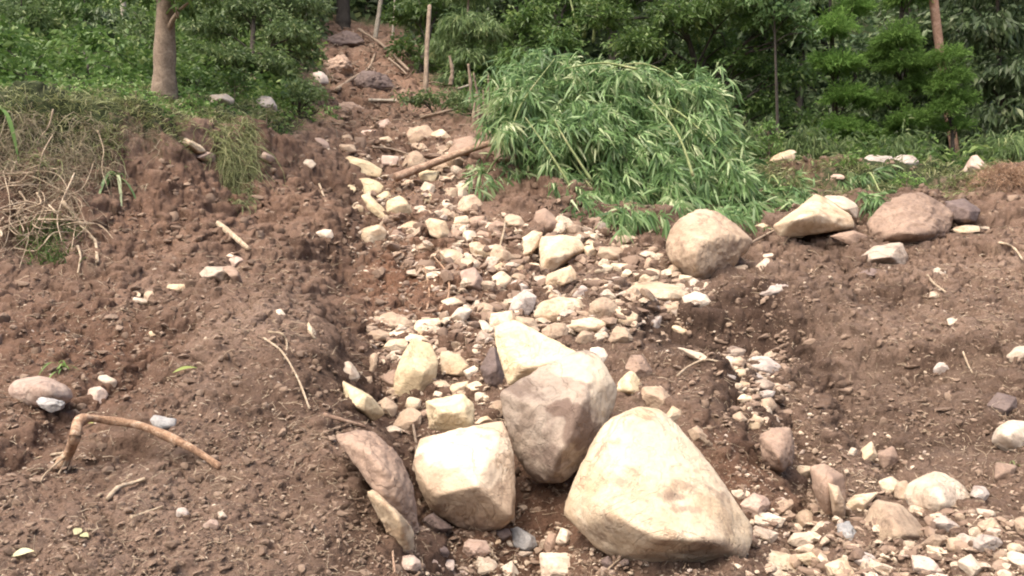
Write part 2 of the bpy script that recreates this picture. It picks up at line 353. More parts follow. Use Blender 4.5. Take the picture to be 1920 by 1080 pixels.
# lips and cut faces (high ground on the left of each line as it is walked), then the little washed-out channels
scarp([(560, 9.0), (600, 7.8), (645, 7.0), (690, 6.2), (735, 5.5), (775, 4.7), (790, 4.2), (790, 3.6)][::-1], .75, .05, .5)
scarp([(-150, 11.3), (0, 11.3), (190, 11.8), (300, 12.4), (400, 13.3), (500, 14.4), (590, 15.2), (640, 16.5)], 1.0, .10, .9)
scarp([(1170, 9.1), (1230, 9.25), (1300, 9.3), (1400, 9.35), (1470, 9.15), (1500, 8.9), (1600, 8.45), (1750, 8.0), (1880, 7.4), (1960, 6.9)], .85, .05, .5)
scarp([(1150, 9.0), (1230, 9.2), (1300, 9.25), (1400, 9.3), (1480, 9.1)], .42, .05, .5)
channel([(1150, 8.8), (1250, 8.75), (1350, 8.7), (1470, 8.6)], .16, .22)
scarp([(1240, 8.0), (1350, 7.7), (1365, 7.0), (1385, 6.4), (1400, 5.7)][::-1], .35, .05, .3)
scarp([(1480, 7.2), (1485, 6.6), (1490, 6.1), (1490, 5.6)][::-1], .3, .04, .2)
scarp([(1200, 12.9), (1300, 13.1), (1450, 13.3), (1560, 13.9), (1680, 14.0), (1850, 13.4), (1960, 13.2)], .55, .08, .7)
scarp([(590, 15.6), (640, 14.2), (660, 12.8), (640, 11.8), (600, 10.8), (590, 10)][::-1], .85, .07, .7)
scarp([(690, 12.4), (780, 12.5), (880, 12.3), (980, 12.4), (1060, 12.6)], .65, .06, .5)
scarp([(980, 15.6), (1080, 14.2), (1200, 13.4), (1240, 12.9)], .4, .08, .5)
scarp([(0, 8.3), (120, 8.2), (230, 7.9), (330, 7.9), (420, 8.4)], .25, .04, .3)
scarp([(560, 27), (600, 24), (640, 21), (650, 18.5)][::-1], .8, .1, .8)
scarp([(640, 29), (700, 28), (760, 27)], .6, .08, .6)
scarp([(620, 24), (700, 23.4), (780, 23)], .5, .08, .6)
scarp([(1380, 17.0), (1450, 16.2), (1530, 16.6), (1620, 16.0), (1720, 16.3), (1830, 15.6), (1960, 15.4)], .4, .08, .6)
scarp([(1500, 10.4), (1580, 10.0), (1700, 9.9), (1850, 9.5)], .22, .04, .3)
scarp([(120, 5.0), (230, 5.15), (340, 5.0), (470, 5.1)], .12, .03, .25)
channel([(360, 7.5), (290, 7.1), (230, 6.6), (120, 5.8), (0, 5.15), (-100, 4.9)], .2, .22)
channel([(1440, 8.4), (1470, 7.6), (1510, 6.6), (1500, 5.7), (1470, 5.0), (1460, 4.4)], .16, .2)
channel([(1560, 8.3), (1600, 7.2), (1680, 6.3), (1720, 5.6)], .14, .2)
channel([(1050, 5.8), (1000, 5.3), (1000, 4.7), (1010, 4.2)], .15, .25)
amp = np.clip(gy/8, .5, 2.0)
rdg = np.exp(-((gy-16)/1.8)**2)*(gx > 3)
gz = gz + rdg*.28*fbm(p*1.1+50, 3)
sc_m = np.exp(-((gy-26)/6)**2)*(1-veg)
gz = gz + sc_m*(.5*np.abs(gnoise(p*.9+4))+.3*np.abs(gnoise(p*2.1+8)))
gz = gz + .20*amp*gnoise(p*.75) + .11*amp*(gnoise(p*1.9+5)) 
lump = fbm(p*3.8+9, 3)
gz = gz + .12*lump*(1-.5*veg)*np.clip(gy/7, .7, 1.6)
# clods and pits: billowed noise, stronger on bare soil
_g = gz.reshape(len(ys), NC); _sy = np.gradient(_g, axis=0)/np.gradient(gy.reshape(len(ys), NC), axis=0); _sx = np.gradient(_g, axis=1)/np.gradient(gx.reshape(len(ys), NC), axis=1)
slope = np.hypot(_sx, _sy).ravel(); flatm = np.clip(1.35-slope*1.0, .06, 1)
b1 = np.abs(gnoise(p*7.5+3)); b2 = np.abs(gnoise(p*17+11)); b3 = gnoise(p*38+2)
gz = gz + (1-veg)*.05*np.clip(gnoise(p*5.2+40)-.18, 0, 1)*2.2*np.clip(gy/8, .6, 1.3)
gz = gz + (1-veg)*(.085*np.clip(gy/9, .7, 1.1)*(b1-.25)*(.4+1.2*np.clip(gnoise(p*1.3+77)+.5, 0, 1))*flatm+(.05*(b2-.25)+.02*b3)*flatm**2)
ST = gz.reshape(len(ys), NC)
def H(x, y):
    x = np.asarray(x, float); y = np.asarray(y, float)
    r = np.interp(y, ys, np.arange(len(ys))); c = np.interp(x/span(y), sc_, np.arange(NC))
    r0 = np.clip(np.floor(r).astype(int), 0, len(ys)-2); c0 = np.clip(np.floor(c).astype(int), 0, NC-2)
    a = r-r0; b = c-c0
    return (ST[r0, c0]*(1-a)*(1-b)+ST[r0+1, c0]*a*(1-b)+ST[r0, c0+1]*(1-a)*b+ST[r0+1, c0+1]*a*b)
VG = veg.reshape(len(ys), NC)
def VEG(x, y):
    r = np.clip(np.interp(y, ys, np.arange(len(ys))).astype(int), 0, len(ys)-1); c = np.clip(np.interp(x/span(y), sc_, np.arange(NC)).astype(int), 0, NC-1)
    return VG[r, c]
_Y = np.geomspace(2.6, 80, 700)
def ground(px, py):
    """points of the ground met by the sight lines through photo pixels"""
    px = np.atleast_1d(np.asarray(px, float)); py = np.atleast_1d(np.asarray(py, float)); out = np.zeros((len(px), 3))
    for s in range(0, len(px), 4000):
        u = (px[s:s+4000]-960)/F; v = (540-py[s:s+4000])/F
        Yg = np.broadcast_to(_Y, (len(u), len(_Y)))
        d = CZ+v[:, None]*Yg-H(u[:, None]*Yg, Yg)
        hit = (d[:, 1:] < 0)
        k = np.where(hit.any(1), hit.argmax(1), len(_Y)-2); ii = np.arange(len(u))
        d0 = d[ii, k]; d1 = d[ii, k+1]; t = np.clip(d0/np.where(np.abs(d0-d1) < 1e-9, 1e-9, d0-d1), 0, 1)
        Y = _Y[k]+t*(_Y[k+1]-_Y[k])
        out[s:s+4000] = np.stack([u*Y, Y, CZ+v*Y], 1)
    return out
def G(px, py): return ground([px], [py])[0]
def at(px, py, Y): return np.array([(px-960)/F*Y, Y, CZ+(540-py)/F*Y])

idx = np.arange(len(ys)*NC).reshape(len(ys), NC)
quads = np.stack([idx[:-1, :-1].ravel(), idx[:-1, 1:].ravel(), idx[1:, 1:].ravel(), idx[1:, :-1].ravel()], 1)
XYZ = np.stack([gx, gy, gz], 1); Gd = XYZ.reshape(len(ys), NC, 3)
du = np.gradient(Gd, axis=1); dv = np.gradient(Gd, axis=0); nn = np.cross(du, dv).reshape(-1, 3); nn /= np.linalg.norm(nn, axis=1)[:, None]+1e-9
steep = np.clip((.93-nn[:, 2])/.3, 0, 1); near = np.nonzero((steep > 0) & (gy > 2.5) & (gy < 34) & (np.abs(gx) < gy*.9+1))[0]
q3 = XYZ[near]; q3[:, 2] *= 1.3
d3 = .15*np.abs(gnoise(q3*2.7+2))-.03+.11*np.abs(gnoise(q3*6.3+5))+.05*np.abs(gnoise(q3*14+1))+.035*gnoise(q3*27)+.05*np.abs(gnoise(q3*np.array([1.2, 1.2, 7])+9))
XYZ[near] += nn[near]*(d3*steep[near]*(1-.6*veg[near])*np.clip(gy[near]/8, .5, 1.6))[:, None]
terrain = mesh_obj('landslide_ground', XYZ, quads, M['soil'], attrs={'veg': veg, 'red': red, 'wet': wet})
tag(terrain, kind='structure')

# ------------------------------------------------------------------ stones
_ico = {}
def ico(k):
    if k not in _ico:
        bm = bmesh.new(); bmesh.ops.create_icosphere(bm, subdivisions=k, radius=1)
        _ico[k] = (np.array([v.co[:] for v in bm.verts]), np.array([[v.index for v in f.verts] for f in bm.faces])); bm.free()
    return _ico[k]
def hull_planes(P):
    bm = bmesh.new()
    for q in P: bm.verts.new(q)
    r = bmesh.ops.convex_hull(bm, input=bm.verts); bm.normal_update()
    pl = []
    for f in bm.faces:
        n = np.array(f.normal[:]); h = float(n@np.array(f.verts[0].co[:]))
        if f.calc_area() > 1e-9: pl.append((*n, h, f.calc_area()))
    bm.free(); pl = np.array(pl)
    keep = []
    for a in pl[np.argsort(-pl[:, 4])]:
        if not any((a[:3]@b[:3]) > .985 for b in keep): keep.append(a)
    return np.array(keep)
def rock_mesh(P, k, sharp=22, rough=.05, seed=0, chips=0):
    """a broken stone filling the hull of points P (local metres): rounded facets, dents and grain"""
    P = np.asarray(P, float); c = P.mean(0); P = P-c
    pl = hull_planes(P); D, Fc = ico(k); rc = np.random.default_rng(int(seed*31+7)); ex = []
    for j in range(chips):                       # broken-off corners
        nn = rc.normal(size=3); nn /= np.linalg.norm(nn); ex.append((*nn, float((P@nn).max())*rc.uniform(.62, .88), 1))
    if ex: pl = np.vstack([pl, ex])
    S = P.std(0)*1.6+1e-4; D2 = D*S; D2 /= np.linalg.norm(D2, axis=1)[:, None]
    h = np.maximum(pl[:, 3], 1e-3)
    q = np.maximum(D2@pl[:, :3].T, 0)/h
    r = 1/np.maximum((q**sharp).sum(1)**(1/sharp), 1e-6)
    V = D2*r[:, None]; size = np.linalg.norm(S)
    V *= 1.02
    o = seed*7.31
    n1 = fbm(V/size*2.2+o, 3); n2 = np.abs(gnoise(V/size*5.5+o)); n3 = fbm(V/size*13+o, 3)
    # bedding: faint ledges across the stone
    a = np.array([.3, .35, .9]); led = np.abs(((V/size)@a*5+n1*.8) % 1-.5)
    d = size*rough*(n1*.55-(n2-.25)*.6+n3*.34+(led-.25)*.30)
    nrm = V/np.linalg.norm(V, axis=1)[:, None]
    return V+nrm*d[:, None]+c, Fc
ROCKS = []      # (object, screen x, screen y, width, short name, colour)
def poly_points(poly, D, t, tilt, front=None, rs=None):
    """outline traced at distance D, given thickness t: a shrunken near ring and far ring, plus ridge points"""
    q = np.array(poly, float); c = q.mean(0); P = []
    s = D/F
    def add(x, y, dd):      # stays on the sight line of its picture point
        P.append(at(x, y, D+dd))
    for x, y in q: add(x, y, (c[1]-y)*s*tilt+rs.uniform(-.08, .08)*t)
    if front:
        for x, y, dd in front: add(x, y, -dd*t+(c[1]-y)*s*tilt)
    else:
        for k in range(3):
            a = rs.uniform(0, 6.28)+k*2.1; rr = rs.uniform(.25, .55); ext = (q.max(0)-q.min(0))/2
            add(c[0]+math.cos(a)*rr*ext[0], c[1]+math.sin(a)*rr*ext[1], (-.5-.15*rs.random())*t+(-math.sin(a)*rr*ext[1])*s*tilt)
    for x, y in q[::2]:
        xx = c[0]+(x-c[0])*.78; yy = c[1]+(y-c[1])*.78
        add(xx, yy, t*.75+(c[1]-yy)*s*tilt)
    return P
def ell(cx, cy, w, h, ang=0, n=8, rs=None, jag=.16):
    out = []; a = math.radians(ang); off = rs.uniform(0, 6.28)
    for k in range(n):
        t = off+(k+rs.uniform(-.28, .28))*2*math.pi/n; r = 1-rs.uniform(0, jag*1.6)
        x = math.cos(t)*w/2*r*1.3; y = math.sin(t)*h/2*r*1.34
        out.append((cx+x*math.cos(a)-y*math.sin(a), cy+x*math.sin(a)+y*math.cos(a)))
    return out
def rock(short, label, col, shape, t=None, tilt=.55, front=None, Y=None, sharp=60, rough=.05, marks=None, chips=None, seed=None, lift=0, group=None, sink=.12, jag=.12):
    seed = len(ROCKS)+3 if seed is None else seed; rs = random.Random(seed*13+5)
    poly = shape if isinstance(shape, list) else ell(*shape[:4], *(shape[4:] or (0,)), n=rs.choice([4, 5, 5, 6]), rs=rs, jag=jag)
    q = np.array(poly, float); mn, mx = q.min(0), q.max(0); cx, cy = q.mean(0); wd, ht = mx-mn
    if Y is None: Y = G(cx, min(mx[1]-sink*ht, 1078 if mx[1] < 1130 else mx[1]))[1]
    s = Y/F; tt = (t if t else .85*min(wd, ht)*rs.uniform(.8, 1.1)*s)
    D = Y+tt*.32
    P = np.array(poly_points(poly, D, tt, tilt, front, rs)); o = P.mean(0)
    px = max(wd, ht); k = 6 if px > 150 else 5 if px > 55 else 4
    V, Fc = rock_mesh(P-o, k, sharp, rough, seed, chips if chips is not None else (0 if front or px > 110 or sharp < 20 else 7 if not isinstance(shape, list) else 3))
    real = max(wd, ht)*s
    name = 'boulder' if real > .62 else 'rock' if real > .3 else 'stone'
    at_ = None
    if marks:      # patches with a shape of their own: darker, muddy ('mud') and paler ('pale')
        W = V+o; sx = 960+W[:, 0]/W[:, 1]*F; sy = 540-(W[:, 2]-CZ)/W[:, 1]*F; at_ = {}
        wob = fbm(V/np.abs(V).max()*3+seed, 4)
        for kk in ('mud', 'pale'):
            a_ = np.zeros(len(V))
            for (kn, mx_, my_, ra_, rb_, st_) in marks:
                if kn == kk: a_ = np.maximum(a_, st_*np.clip((1.15-np.hypot((sx-mx_)/ra_, (sy-my_)/rb_)+wob*.9)*5, 0, 1))
            at_[kk] = a_
    ob = mesh_obj(name, V, Fc, M[col], loc=o, attrs=at_)
    ROCKS.append((ob, cx, cy, wd, ht, short, col))
    tag(ob, label, name, group); return ob

# --- the large blocks at the mouth of the gully
rock('the huge cream boulder', 'huge smooth cream boulder, largest of all, at the mouth of the gully', 'cream',
     [(1190,762),(1240,768),(1282,812),(1332,868),(1352,925),(1388,965),(1410,1012),(1403,1046),(1352,1054),(1290,1062),(1240,1072),(1190,1062),(1130,1025),(1085,992),(1064,962),(1072,912),(1088,878),(1108,828),(1140,788)],
     t=.75, tilt=.5, marks=[('tanp',0,0,1,1,0),('mud',1335,1030,60,20,.55),('mud',1210,1052,70,12,.45),('mud',1262,930,26,6,.5),('mud',1295,955,24,5,.5),('mud',1360,960,14,30,.3),('pale',1240,830,90,60,.6)], front=[(1150,960,.55),(1240,1010,.62),(1340,1010,.5),(1240,880,.35),(1180,830,.12),(1330,930,.3)], sharp=40, rough=.03, Y=4.75)
rock('the mud-marked grey boulder', 'grey angular boulder with a dark mud patch, wedged above the two largest blocks', 'grey',
     [(938,735),(990,702),(1050,680),(1088,656),(1112,658),(1150,705),(1157,745),(1132,800),(1125,835),(1092,855),(1088,878),(1050,908),(1012,906),(985,880),(968,845),(960,805),(942,775)],
     t=.62, tilt=.35, marks=[('mud',1045,765,30,18,1),('mud',1085,800,28,40,.9),('mud',1110,815,20,25,.7),('pale',1100,690,50,28,1),('pale',1135,740,26,60,.9),('pale',1055,815,0.1,.1,0)], front=[(1010,760,.45),(1090,760,.55),(1050,850,.5),(1035,885,.35),(1110,700,.25)], Y=5.65, sharp=44, rough=.045)
rock('the square tan block', 'squarish tan block with a jutting lower ridge, left of the gully mouth', 'tan',
     [(788,830),(850,806),(945,797),(956,830),(960,880),(966,925),(962,972),(945,990),(900,998),(850,986),(810,955),(784,910),(776,868)],
     t=.55, tilt=.35, marks=[('pale',880,840,90,32,.8),('pale',900,880,40,25,.6),('mud',870,985,70,14,.4)], front=[(812,930,.35),(895,910,.62),(957,968,.3),(860,850,.28),(925,845,.25)], Y=5.3, sharp=52, rough=.03)
rock('the cream wedge', 'pointed cream wedge of rock standing behind the mud-marked grey boulder', 'yellow',
     [(928,612),(965,600),(990,628),(1050,662),(1095,668),(1090,720),(1030,722),(990,712),(952,722),(940,682),(930,650)],
     t=.5, tilt=.7, marks=[('mud',1010,700,40,16,.45)], front=[(985,690,.55),(1030,680,.4)], Y=6.55, sharp=52, rough=.03)
rock('the upright cream slab', 'upright six-sided cream slab leaning left above the square tan block', 'yellow',
     [(775,634),(808,645),(822,678),(818,705),(800,738),(776,756),(740,742),(741,700),(757,660)], t=.34, tilt=.35, front=[(775,690,.5),(795,700,.5)], sharp=52, rough=.022)
rock('the mossy cream block', 'small squarish cream block directly on top of the square tan block', 'yellow',
     [(798,752),(868,738),(888,760),(886,800),(842,810),(806,806)], t=.34, tilt=.4, sharp=44, Y=6.1)
rock('the half-buried cream slab', 'cream slab half buried in the left cut face of the gully', 'yellow',
     [(642,706),(672,722),(702,748),(722,776),(700,790),(668,776),(645,765)], t=.3, tilt=.3, sharp=44)
rock('the leaning cream slab', 'low cream slab leaning against the right side of the upright cream slab', 'cream',
     [(825,656),(860,664),(896,700),(898,716),(850,706),(828,698)], t=.3, tilt=.6)
rock('the long buried brown rock', 'long brown rock buried upright in the mud edge left of the square tan block', 'brown',
     [(628,815),(660,806),(702,812),(748,852),(772,905),(792,1005),(772,1006),(735,950),(695,900),(655,855)], t=.4, tilt=.15, sharp=20, rough=.07)
rock('the pale buried strip', 'pale jagged strip of stone showing through mud under the long brown rock', 'cream',
     [(684,918),(704,920),(742,958),(776,1000),(776,1038),(752,1046),(742,1010),(712,962)], t=.3, tilt=.1, rough=.1, sharp=18)
# --- right hand boulders
rock('the round tan boulder', 'large rounded tan boulder with a hollow in its face, perched right of the gully', 'tan',
     [(1246,452),(1262,415),(1308,390),(1352,398),(1378,424),(1414,450),(1406,470),(1372,486),(1362,512),(1310,536),(1268,508),(1248,482)],
     t=1.0, tilt=.3, front=[(1300,470,.55),(1350,440,.45),(1310,510,.4),(1290,425,.3)], sharp=18, rough=.05, Y=11.0)
rock('the flat-topped cream boulder', 'broad cream boulder with a dark undercut, right of the round tan boulder', 'cream',
     [(1452,428),(1488,395),(1532,366),(1562,380),(1598,412),(1602,428),(1560,424),(1500,442),(1462,448)], t=1.0, tilt=1.0, sharp=40, rough=.05, Y=12.3, sink=.0)
rock('the cap slab', 'thin cream slab lying behind the broad cream boulder on the ridge', 'white',
     [(1542,366),(1582,368),(1612,386),(1606,412),(1572,400)], t=.7, tilt=1.2, Y=13.2)
rock('the buried red-brown boulder', 'big red-brown boulder half buried in the ridge edge on the right', 'brown',
     [(1622,425),(1642,392),(1690,364),(1736,362),(1790,398),(1782,440),(1740,462),(1690,470),(1640,462)], t=1.1, tilt=.5, sharp=20, rough=.07, Y=12.3)
rock('the dark earthy boulder', 'dark earthy boulder at the right end of the buried red-brown boulder', 'dark',
     [(1772,378),(1808,372),(1842,396),(1838,418),(1800,424),(1778,410)], t=.7, tilt=.5, Y=12.9)
rock('the dark flat boulder', 'dark purplish flat-topped boulder alone on the right slope', 'grey',
     [(1602,486),(1640,462),(1690,454),(1703,482),(1692,500),(1650,498),(1606,506)], t=.7, tilt=1.0, sharp=40, rough=.06, Y=11.3, seed=77)
rock('its footstone', 'dark wedge stone under the left end of the dark purplish boulder', 'dark', (1635,514,58,18,0))
rock('the capped boulder', 'rounded white-topped boulder with a muddy underside, lower right', 'white',
     [(1692,925),(1706,900),(1752,882),(1800,900),(1826,938),(1822,956),(1790,962),(1750,978),(1712,962)], t=.5, tilt=.6, sharp=18, rough=.06, Y=5.35)
rock('the tan shoulder boulder', 'smooth tan boulder under the left side of the white-topped boulder', 'tan',
     [(1606,1004),(1640,936),(1690,944),(1722,975),(1744,1012),(1702,1034),(1632,1036)], t=.45, tilt=.4, Y=4.95, sharp=20, rough=.03)
rock('the edge boulder', 'rounded cream boulder at the right edge of the view', 'white',
     [(1857,830),(1864,805),(1892,788),(1930,790),(1945,830),(1930,852),(1890,853)], t=.35, tilt=.5, sharp=18)
rock('the upper edge stone', 'cream stone at the right edge, uphill of the rounded edge boulder', 'white', [(1886,668),(1905,650),(1935,648),(1940,676),(1900,684)], t=.2)
rock('the upright brown slab', 'tall upright brown slab in the little rivulet right of the huge cream boulder', 'brown',
     [(1518,876),(1545,868),(1582,893),(1586,960),(1572,986),(1548,972),(1526,925)], t=.28, tilt=.1, sharp=36, Y=5.5)
rock('the pale upright slab', 'narrow pale slab standing against the tall upright brown slab', 'tan', [(1552,905),(1572,912),(1586,950),(1584,975),(1562,965)], t=.16, tilt=.1, Y=5.35)
rock('the layered rock', 'layered brown rock standing buried in the earth rib, right of the huge boulder', 'brown',
     [(1425,815),(1450,800),(1480,798),(1490,830),(1486,870),(1470,898),(1440,880),(1428,850)], t=.4, tilt=.2, rough=.1, sharp=20, Y=6.0)
DATA = [
 # short, label, colour, shape, extra
 ('the white block', 'bright white flat-faced block at the bottom edge left of the huge boulder', 'white', [(1010,1036),(1085,1038),(1092,1100),(1018,1105)], dict(sharp=52,t=.2)),
 ('the lower cream block', 'low cream block at the bottom edge right of the huge cream boulder', 'cream', [(1406,1052),(1440,1030),(1482,1040),(1525,1084),(1500,1110),(1415,1105)], dict(t=.25)),
 ('the cream flat stone', 'flat cream rock right of the huge boulder, above the low cream block', 'cream', (1520,1044,76,30,8), {}),
 ('the bottom round stone', 'rounded cream stone touching the bottom edge under the smooth tan boulder', 'cream', (1574,1070,62,46,10), {}),
 ('the pinkish white rock', 'pinkish white rock just right of the huge boulder', 'white', (1436,976,62,26,4), {}),
 ('the wedge-foot stone', 'rounded tan stone right of the pinkish white rock', 'tan', (1509,976,46,36,20), {}),
 ('the white rubble rock', 'white knobbly rock in front of the narrow pale slab', 'white', (1508,1012,64,30,-8), {}),
 ('the blue-grey stone', 'blue-grey stone beside the smooth tan boulder', 'blue', (1590,1000,36,46,-20), dict(rough=.13, sink=.35)),
 ('the pale shelf rock', 'pale rock leaning between the tall brown slab and the smooth tan boulder', 'cream', [(1586,945),(1602,928),(1648,922),(1630,945),(1612,968),(1590,962)], {}),
 ('the round cap stone', 'round cream stone resting above the smooth tan boulder', 'cream', (1665,912,38,38,0), dict(sharp=10)),
 ('the shoulder stone', 'tan stone squeezed between round cream stone and white-topped boulder', 'tan', (1692,922,30,44,10), {}),
 ('the small white topper', 'small white stone on the slope above the upright slabs', 'white', (1600,848,24,16,0), {}),
 ('the pale pointed stone', 'pale pointed stone with shadowed side on the lower right slope', 'cream', (1630,850,34,44,8), {}),
 ('the brown flat slab', 'brown slab leaning right of the pale pointed stone', 'brown', (1664,862,40,44,25), {}),
 ('the square cream stone', 'small square cream stone left of the tall brown slab top', 'cream', (1512,884,38,28,-12), {}),
 ('the quartz stone', 'grey white stone right of the white-topped boulder', 'lilac', (1838,928,34,34,0), {}),
 ('the bar stone', 'narrow cream stone below the grey white stone on the right', 'white', (1850,962,38,16,15), {}),
 ('the tan cube', 'boxy tan stone near the bottom right corner', 'tan', [(1772,1010),(1812,1004),(1824,1038),(1790,1044),(1774,1034)], {}),
 ('the bottom tan slab', 'tan slab stone downhill of the smooth tan boulder', 'tan', (1750,1020,60,30,-20), {}),
 ('the corner brown slab', 'reddish slab at the bottom edge under the boxy tan stone', 'pink', (1740,1062,60,40,25), {}),
 ('the corner cream slab', 'cream blade of stone at the bottom edge in the right corner', 'white', (1818,1062,58,38,35), {}),
 ('the far corner stone', 'cream stone in the bottom right corner of the slope', 'cream', (1906,1030,36,26,10), {}),
 ('the far corner tan stone', 'tan stone left of the cream corner stone', 'tan', (1878,1046,34,30,20), {}),
 ('the bottom white rubble', 'knobbly white rock at the bottom edge below the blue-grey stone', 'white', (1655,1068,70,34,15), {}),
 ('the bottom grey slab', 'grey slab at the bottom edge between two knobbly white rocks', 'lilac', (1620,1046,50,28,20), {}),
 ('the grey drain stone', 'wet bluish grey stone under the square tan block', 'blue', (978,1014,58,40,25), dict(t=.2)),
 ('the red pebble rock', 'reddish brown stone near the bottom edge under the square tan block', 'pink', (888,1032,56,34,-8), {}),
 ('the white bottom rock', 'white rock at the bottom edge under the square tan block', 'white', (910,1066,60,40,10), {}),
 ('the buried red stone', 'reddish stone at the bottom edge against the left mud bank', 'pink', (768,1060,48,34,0), {}),
 ('the bright chip', 'small bright cream chip stone left of the huge boulder foot', 'white', (1058,1008,30,36,25), {}),
 ('the dark companion', 'brown stone beside the bright cream chip stone', 'brown', (1032,1018,26,36,0), {}),
 ('the bank pebble', 'pale stone on the wet mud right of the square tan block', 'white', (982,953,24,16,10), {}),
 ('the small bottom chip', 'small pale stone above the reddish brown stone near the bottom edge', 'cream', (924,1020,28,16,-20), {}),
 ('the wet slab', 'dark wet slab tucked beneath the square tan block', 'dark', (820,985,70,30,30), {}),
 ('the lower dark stone', 'dark stone below the wet slab near the left mud bank', 'dark', (815,1034,54,26,0), {}),
 ('the dark cleft stone', 'dark stone in the cleft left of the cream wedge', 'dark', [(900,690),(925,640),(944,690),(948,725),(915,735)], dict(t=.25)),
 ('the tan cleft stone', 'tan stone between the square block and the grey boulder', 'tan', (930,770,46,36,-8), {}),
 ('the flat green-tinged stone', 'yellowish stone right of the mud-marked grey boulder', 'yellow', (1182,722,50,46,-15), {}),
 ('the brown knob', 'brown knob of rock uphill of the yellowish stone', 'brown', (1200,692,56,46,0), {}),
 ('the tan mound stone', 'tan rock just above the huge cream boulder', 'tan', (1228,748,62,44,20), {}),
 ('the cream mound stone', 'small cream block right of the tan rock above the huge boulder', 'cream', (1264,784,34,36,0), {}),
 ('the cream behind-wedge stone', 'small cream block on the upper right shoulder of the grey boulder', 'white', (1120,668,38,42,10), dict(Y=6.4)),
 ('the slanted slab', 'long tan slab slanting beside the top right of the huge boulder', 'tan', (1316,822,62,30,35), {}),
 ('the low mud stone', 'tan slab embedded left of the mossy cream block', 'tan', (722,768,44,40,25), {}),
 ('the tan wedge', 'tan wedge stone right of the half-buried cream slab', 'tan', (765,790,48,52,35), {}),
 ('the tiny white slab', 'small white slab in front of the tan wedge stone', 'white', (737,807,36,18,5), {}),
 ('the small block pair', 'small pale stone above the mossy cream block', 'white', (788,737,22,20,0), {}),
 ('the flat round stone', 'round pale stone between upright slab and mossy block', 'white', (824,740,24,14,0), {}),
 # middle of the gully
 ('the tan slab pair', 'long brown slab above the upright cream slab, dark underneath', 'tan', [(700,592),(735,584),(782,606),(775,622),(735,616),(706,618)], dict(tilt=.8)),
 ('the pale long slab', 'long pale slab crossing above the upright cream slab', 'cream', [(722,628),(745,616),(800,632),(812,648),(770,648),(728,644)], dict(tilt=.8)),
 ('the white shelf stone', 'white-topped slab left of the upright cream slab', 'cream', (738,650,56,28,-8), {}),
 ('the pointed side stone', 'thin upright stone in the left wall of the gully', 'tan', (700,680,22,46,10), {}),
 ('the four-sided tan rock', 'reddish four-sided rock uphill of the leaning cream slab', 'tan', [(826,656),(845,624),(866,628),(876,656),(850,662)], {}),
 ('the grey pebble', 'grey stone right of the reddish four-sided rock', 'grey', (905,636,38,30,-10), {}),
 ('the white pebble', 'white stone left of the cream wedge top', 'white', (884,700,26,24,0), {}),
 ('the dark lined stone', 'small pale stone with a dark side, at the foot of the red hollow', 'cream', (850,568,42,24,12), {}),
 ('the red hollow stone', 'pinkish white rock at the foot of the red earth hollow', 'pink', [(855,545),(862,508),(890,500),(908,528),(904,545)], dict(sharp=18)),
 ('the lilac rock', 'lilac white rock in the middle of the rubble', 'lilac', [(952,590),(962,558),(985,543),(1006,556),(1000,582),(982,600)], {}),
 ('the little lilac rock', 'small pinkish white stone uphill of the lilac rock', 'lilac', (972,538,40,26,0), {}),
 ('the angular cream chip', 'angular cream stone left of the small pinkish white stone', 'cream', (936,532,36,42,30), {}),
 ('the cream boulder of the middle', 'wide cream rock right of the lilac rock', 'cream', [(998,594),(1012,566),(1050,556),(1092,562),(1096,590),(1075,604),(1030,606)], dict(sharp=18)),
 ('the round brown boulder', 'rounded brown rock right of the wide cream rock', 'tan', [(1100,590),(1108,564),(1132,554),(1158,566),(1164,592),(1138,604),(1110,602)], dict(sharp=10)),
 ('the lower cream rock', 'smooth cream rock with a dark underside below the rounded brown rock', 'cream', [(1062,612),(1085,596),(1115,594),(1140,606),(1132,620),(1090,628)], dict(sharp=10)),
 ('the boxy tan stone', 'boxy tan stone just above the cream wedge', 'tan', (1042,624,54,34,-8), {}),
 ('the tall cream block', 'tall bright cream block in the upper middle of the rubble', 'cream', [(1010,462),(1016,444),(1050,440),(1082,445),(1098,466),(1082,480),(1058,496),(1026,520),(1014,505)], dict(sharp=40)),
 ('the brick-shaped rock', 'brick-shaped cream rock below the tall bright cream block', 'cream', [(1018,530),(1026,515),(1070,497),(1088,510),(1080,524),(1036,546)], dict(sharp=48)),
 ('the ribbed cream rock', 'ribbed cream rock left of the tall bright cream block', 'cream', [(956,480),(962,458),(1000,432),(1018,436),(1012,460),(990,482),(970,488)], {}),
 ('the grey-tan wedge', 'grey-tan wedge rock left of the ribbed cream rock', 'tan', [(914,478),(926,456),(940,460),(968,484),(962,500),(930,498)], {}),
 ('the small round cream stone', 'small upright cream stone right of the tall bright cream block', 'cream', (1110,466,30,36,0), {}),
 ('the flat white stone', 'flat white stone above the tall bright cream block', 'white', (1104,440,30,16,25), {}),
 ('the angled grey rock', 'grey-tan rock at the upper edge of the rubble', 'tan', [(944,410),(956,400),(976,406),(988,424),(972,434),(950,430)], {}),
 ('the bright cream block', 'bright cream block in the upper left of the rubble', 'cream', [(794,414),(806,408),(834,414),(846,440),(832,460),(812,452)], dict(sharp=44)),
 ('the round topped rock', 'tan rock left of the bright cream block, overhanging bare earth', 'cream', [(672,440),(682,422),(712,418),(726,436),(720,456),(690,462)], dict(tilt=.6)),
 ('the lone white stone', 'white stone alone on the left side of the gully', 'white', (609,440,38,22,0), {}),
 ('the flat cream stone', 'flat cream stone above the cream block, low in a row', 'cream', (766,425,42,18,-8), {}),
 ('the rubble cream stone', 'low cream stone uphill of the red earth hollow', 'cream', (850,482,50,28,10), {}),
 ('the sloping cream stone', 'sloping cream stone between the bright block and the grey-tan wedge', 'cream', (900,468,46,30,25), {}),
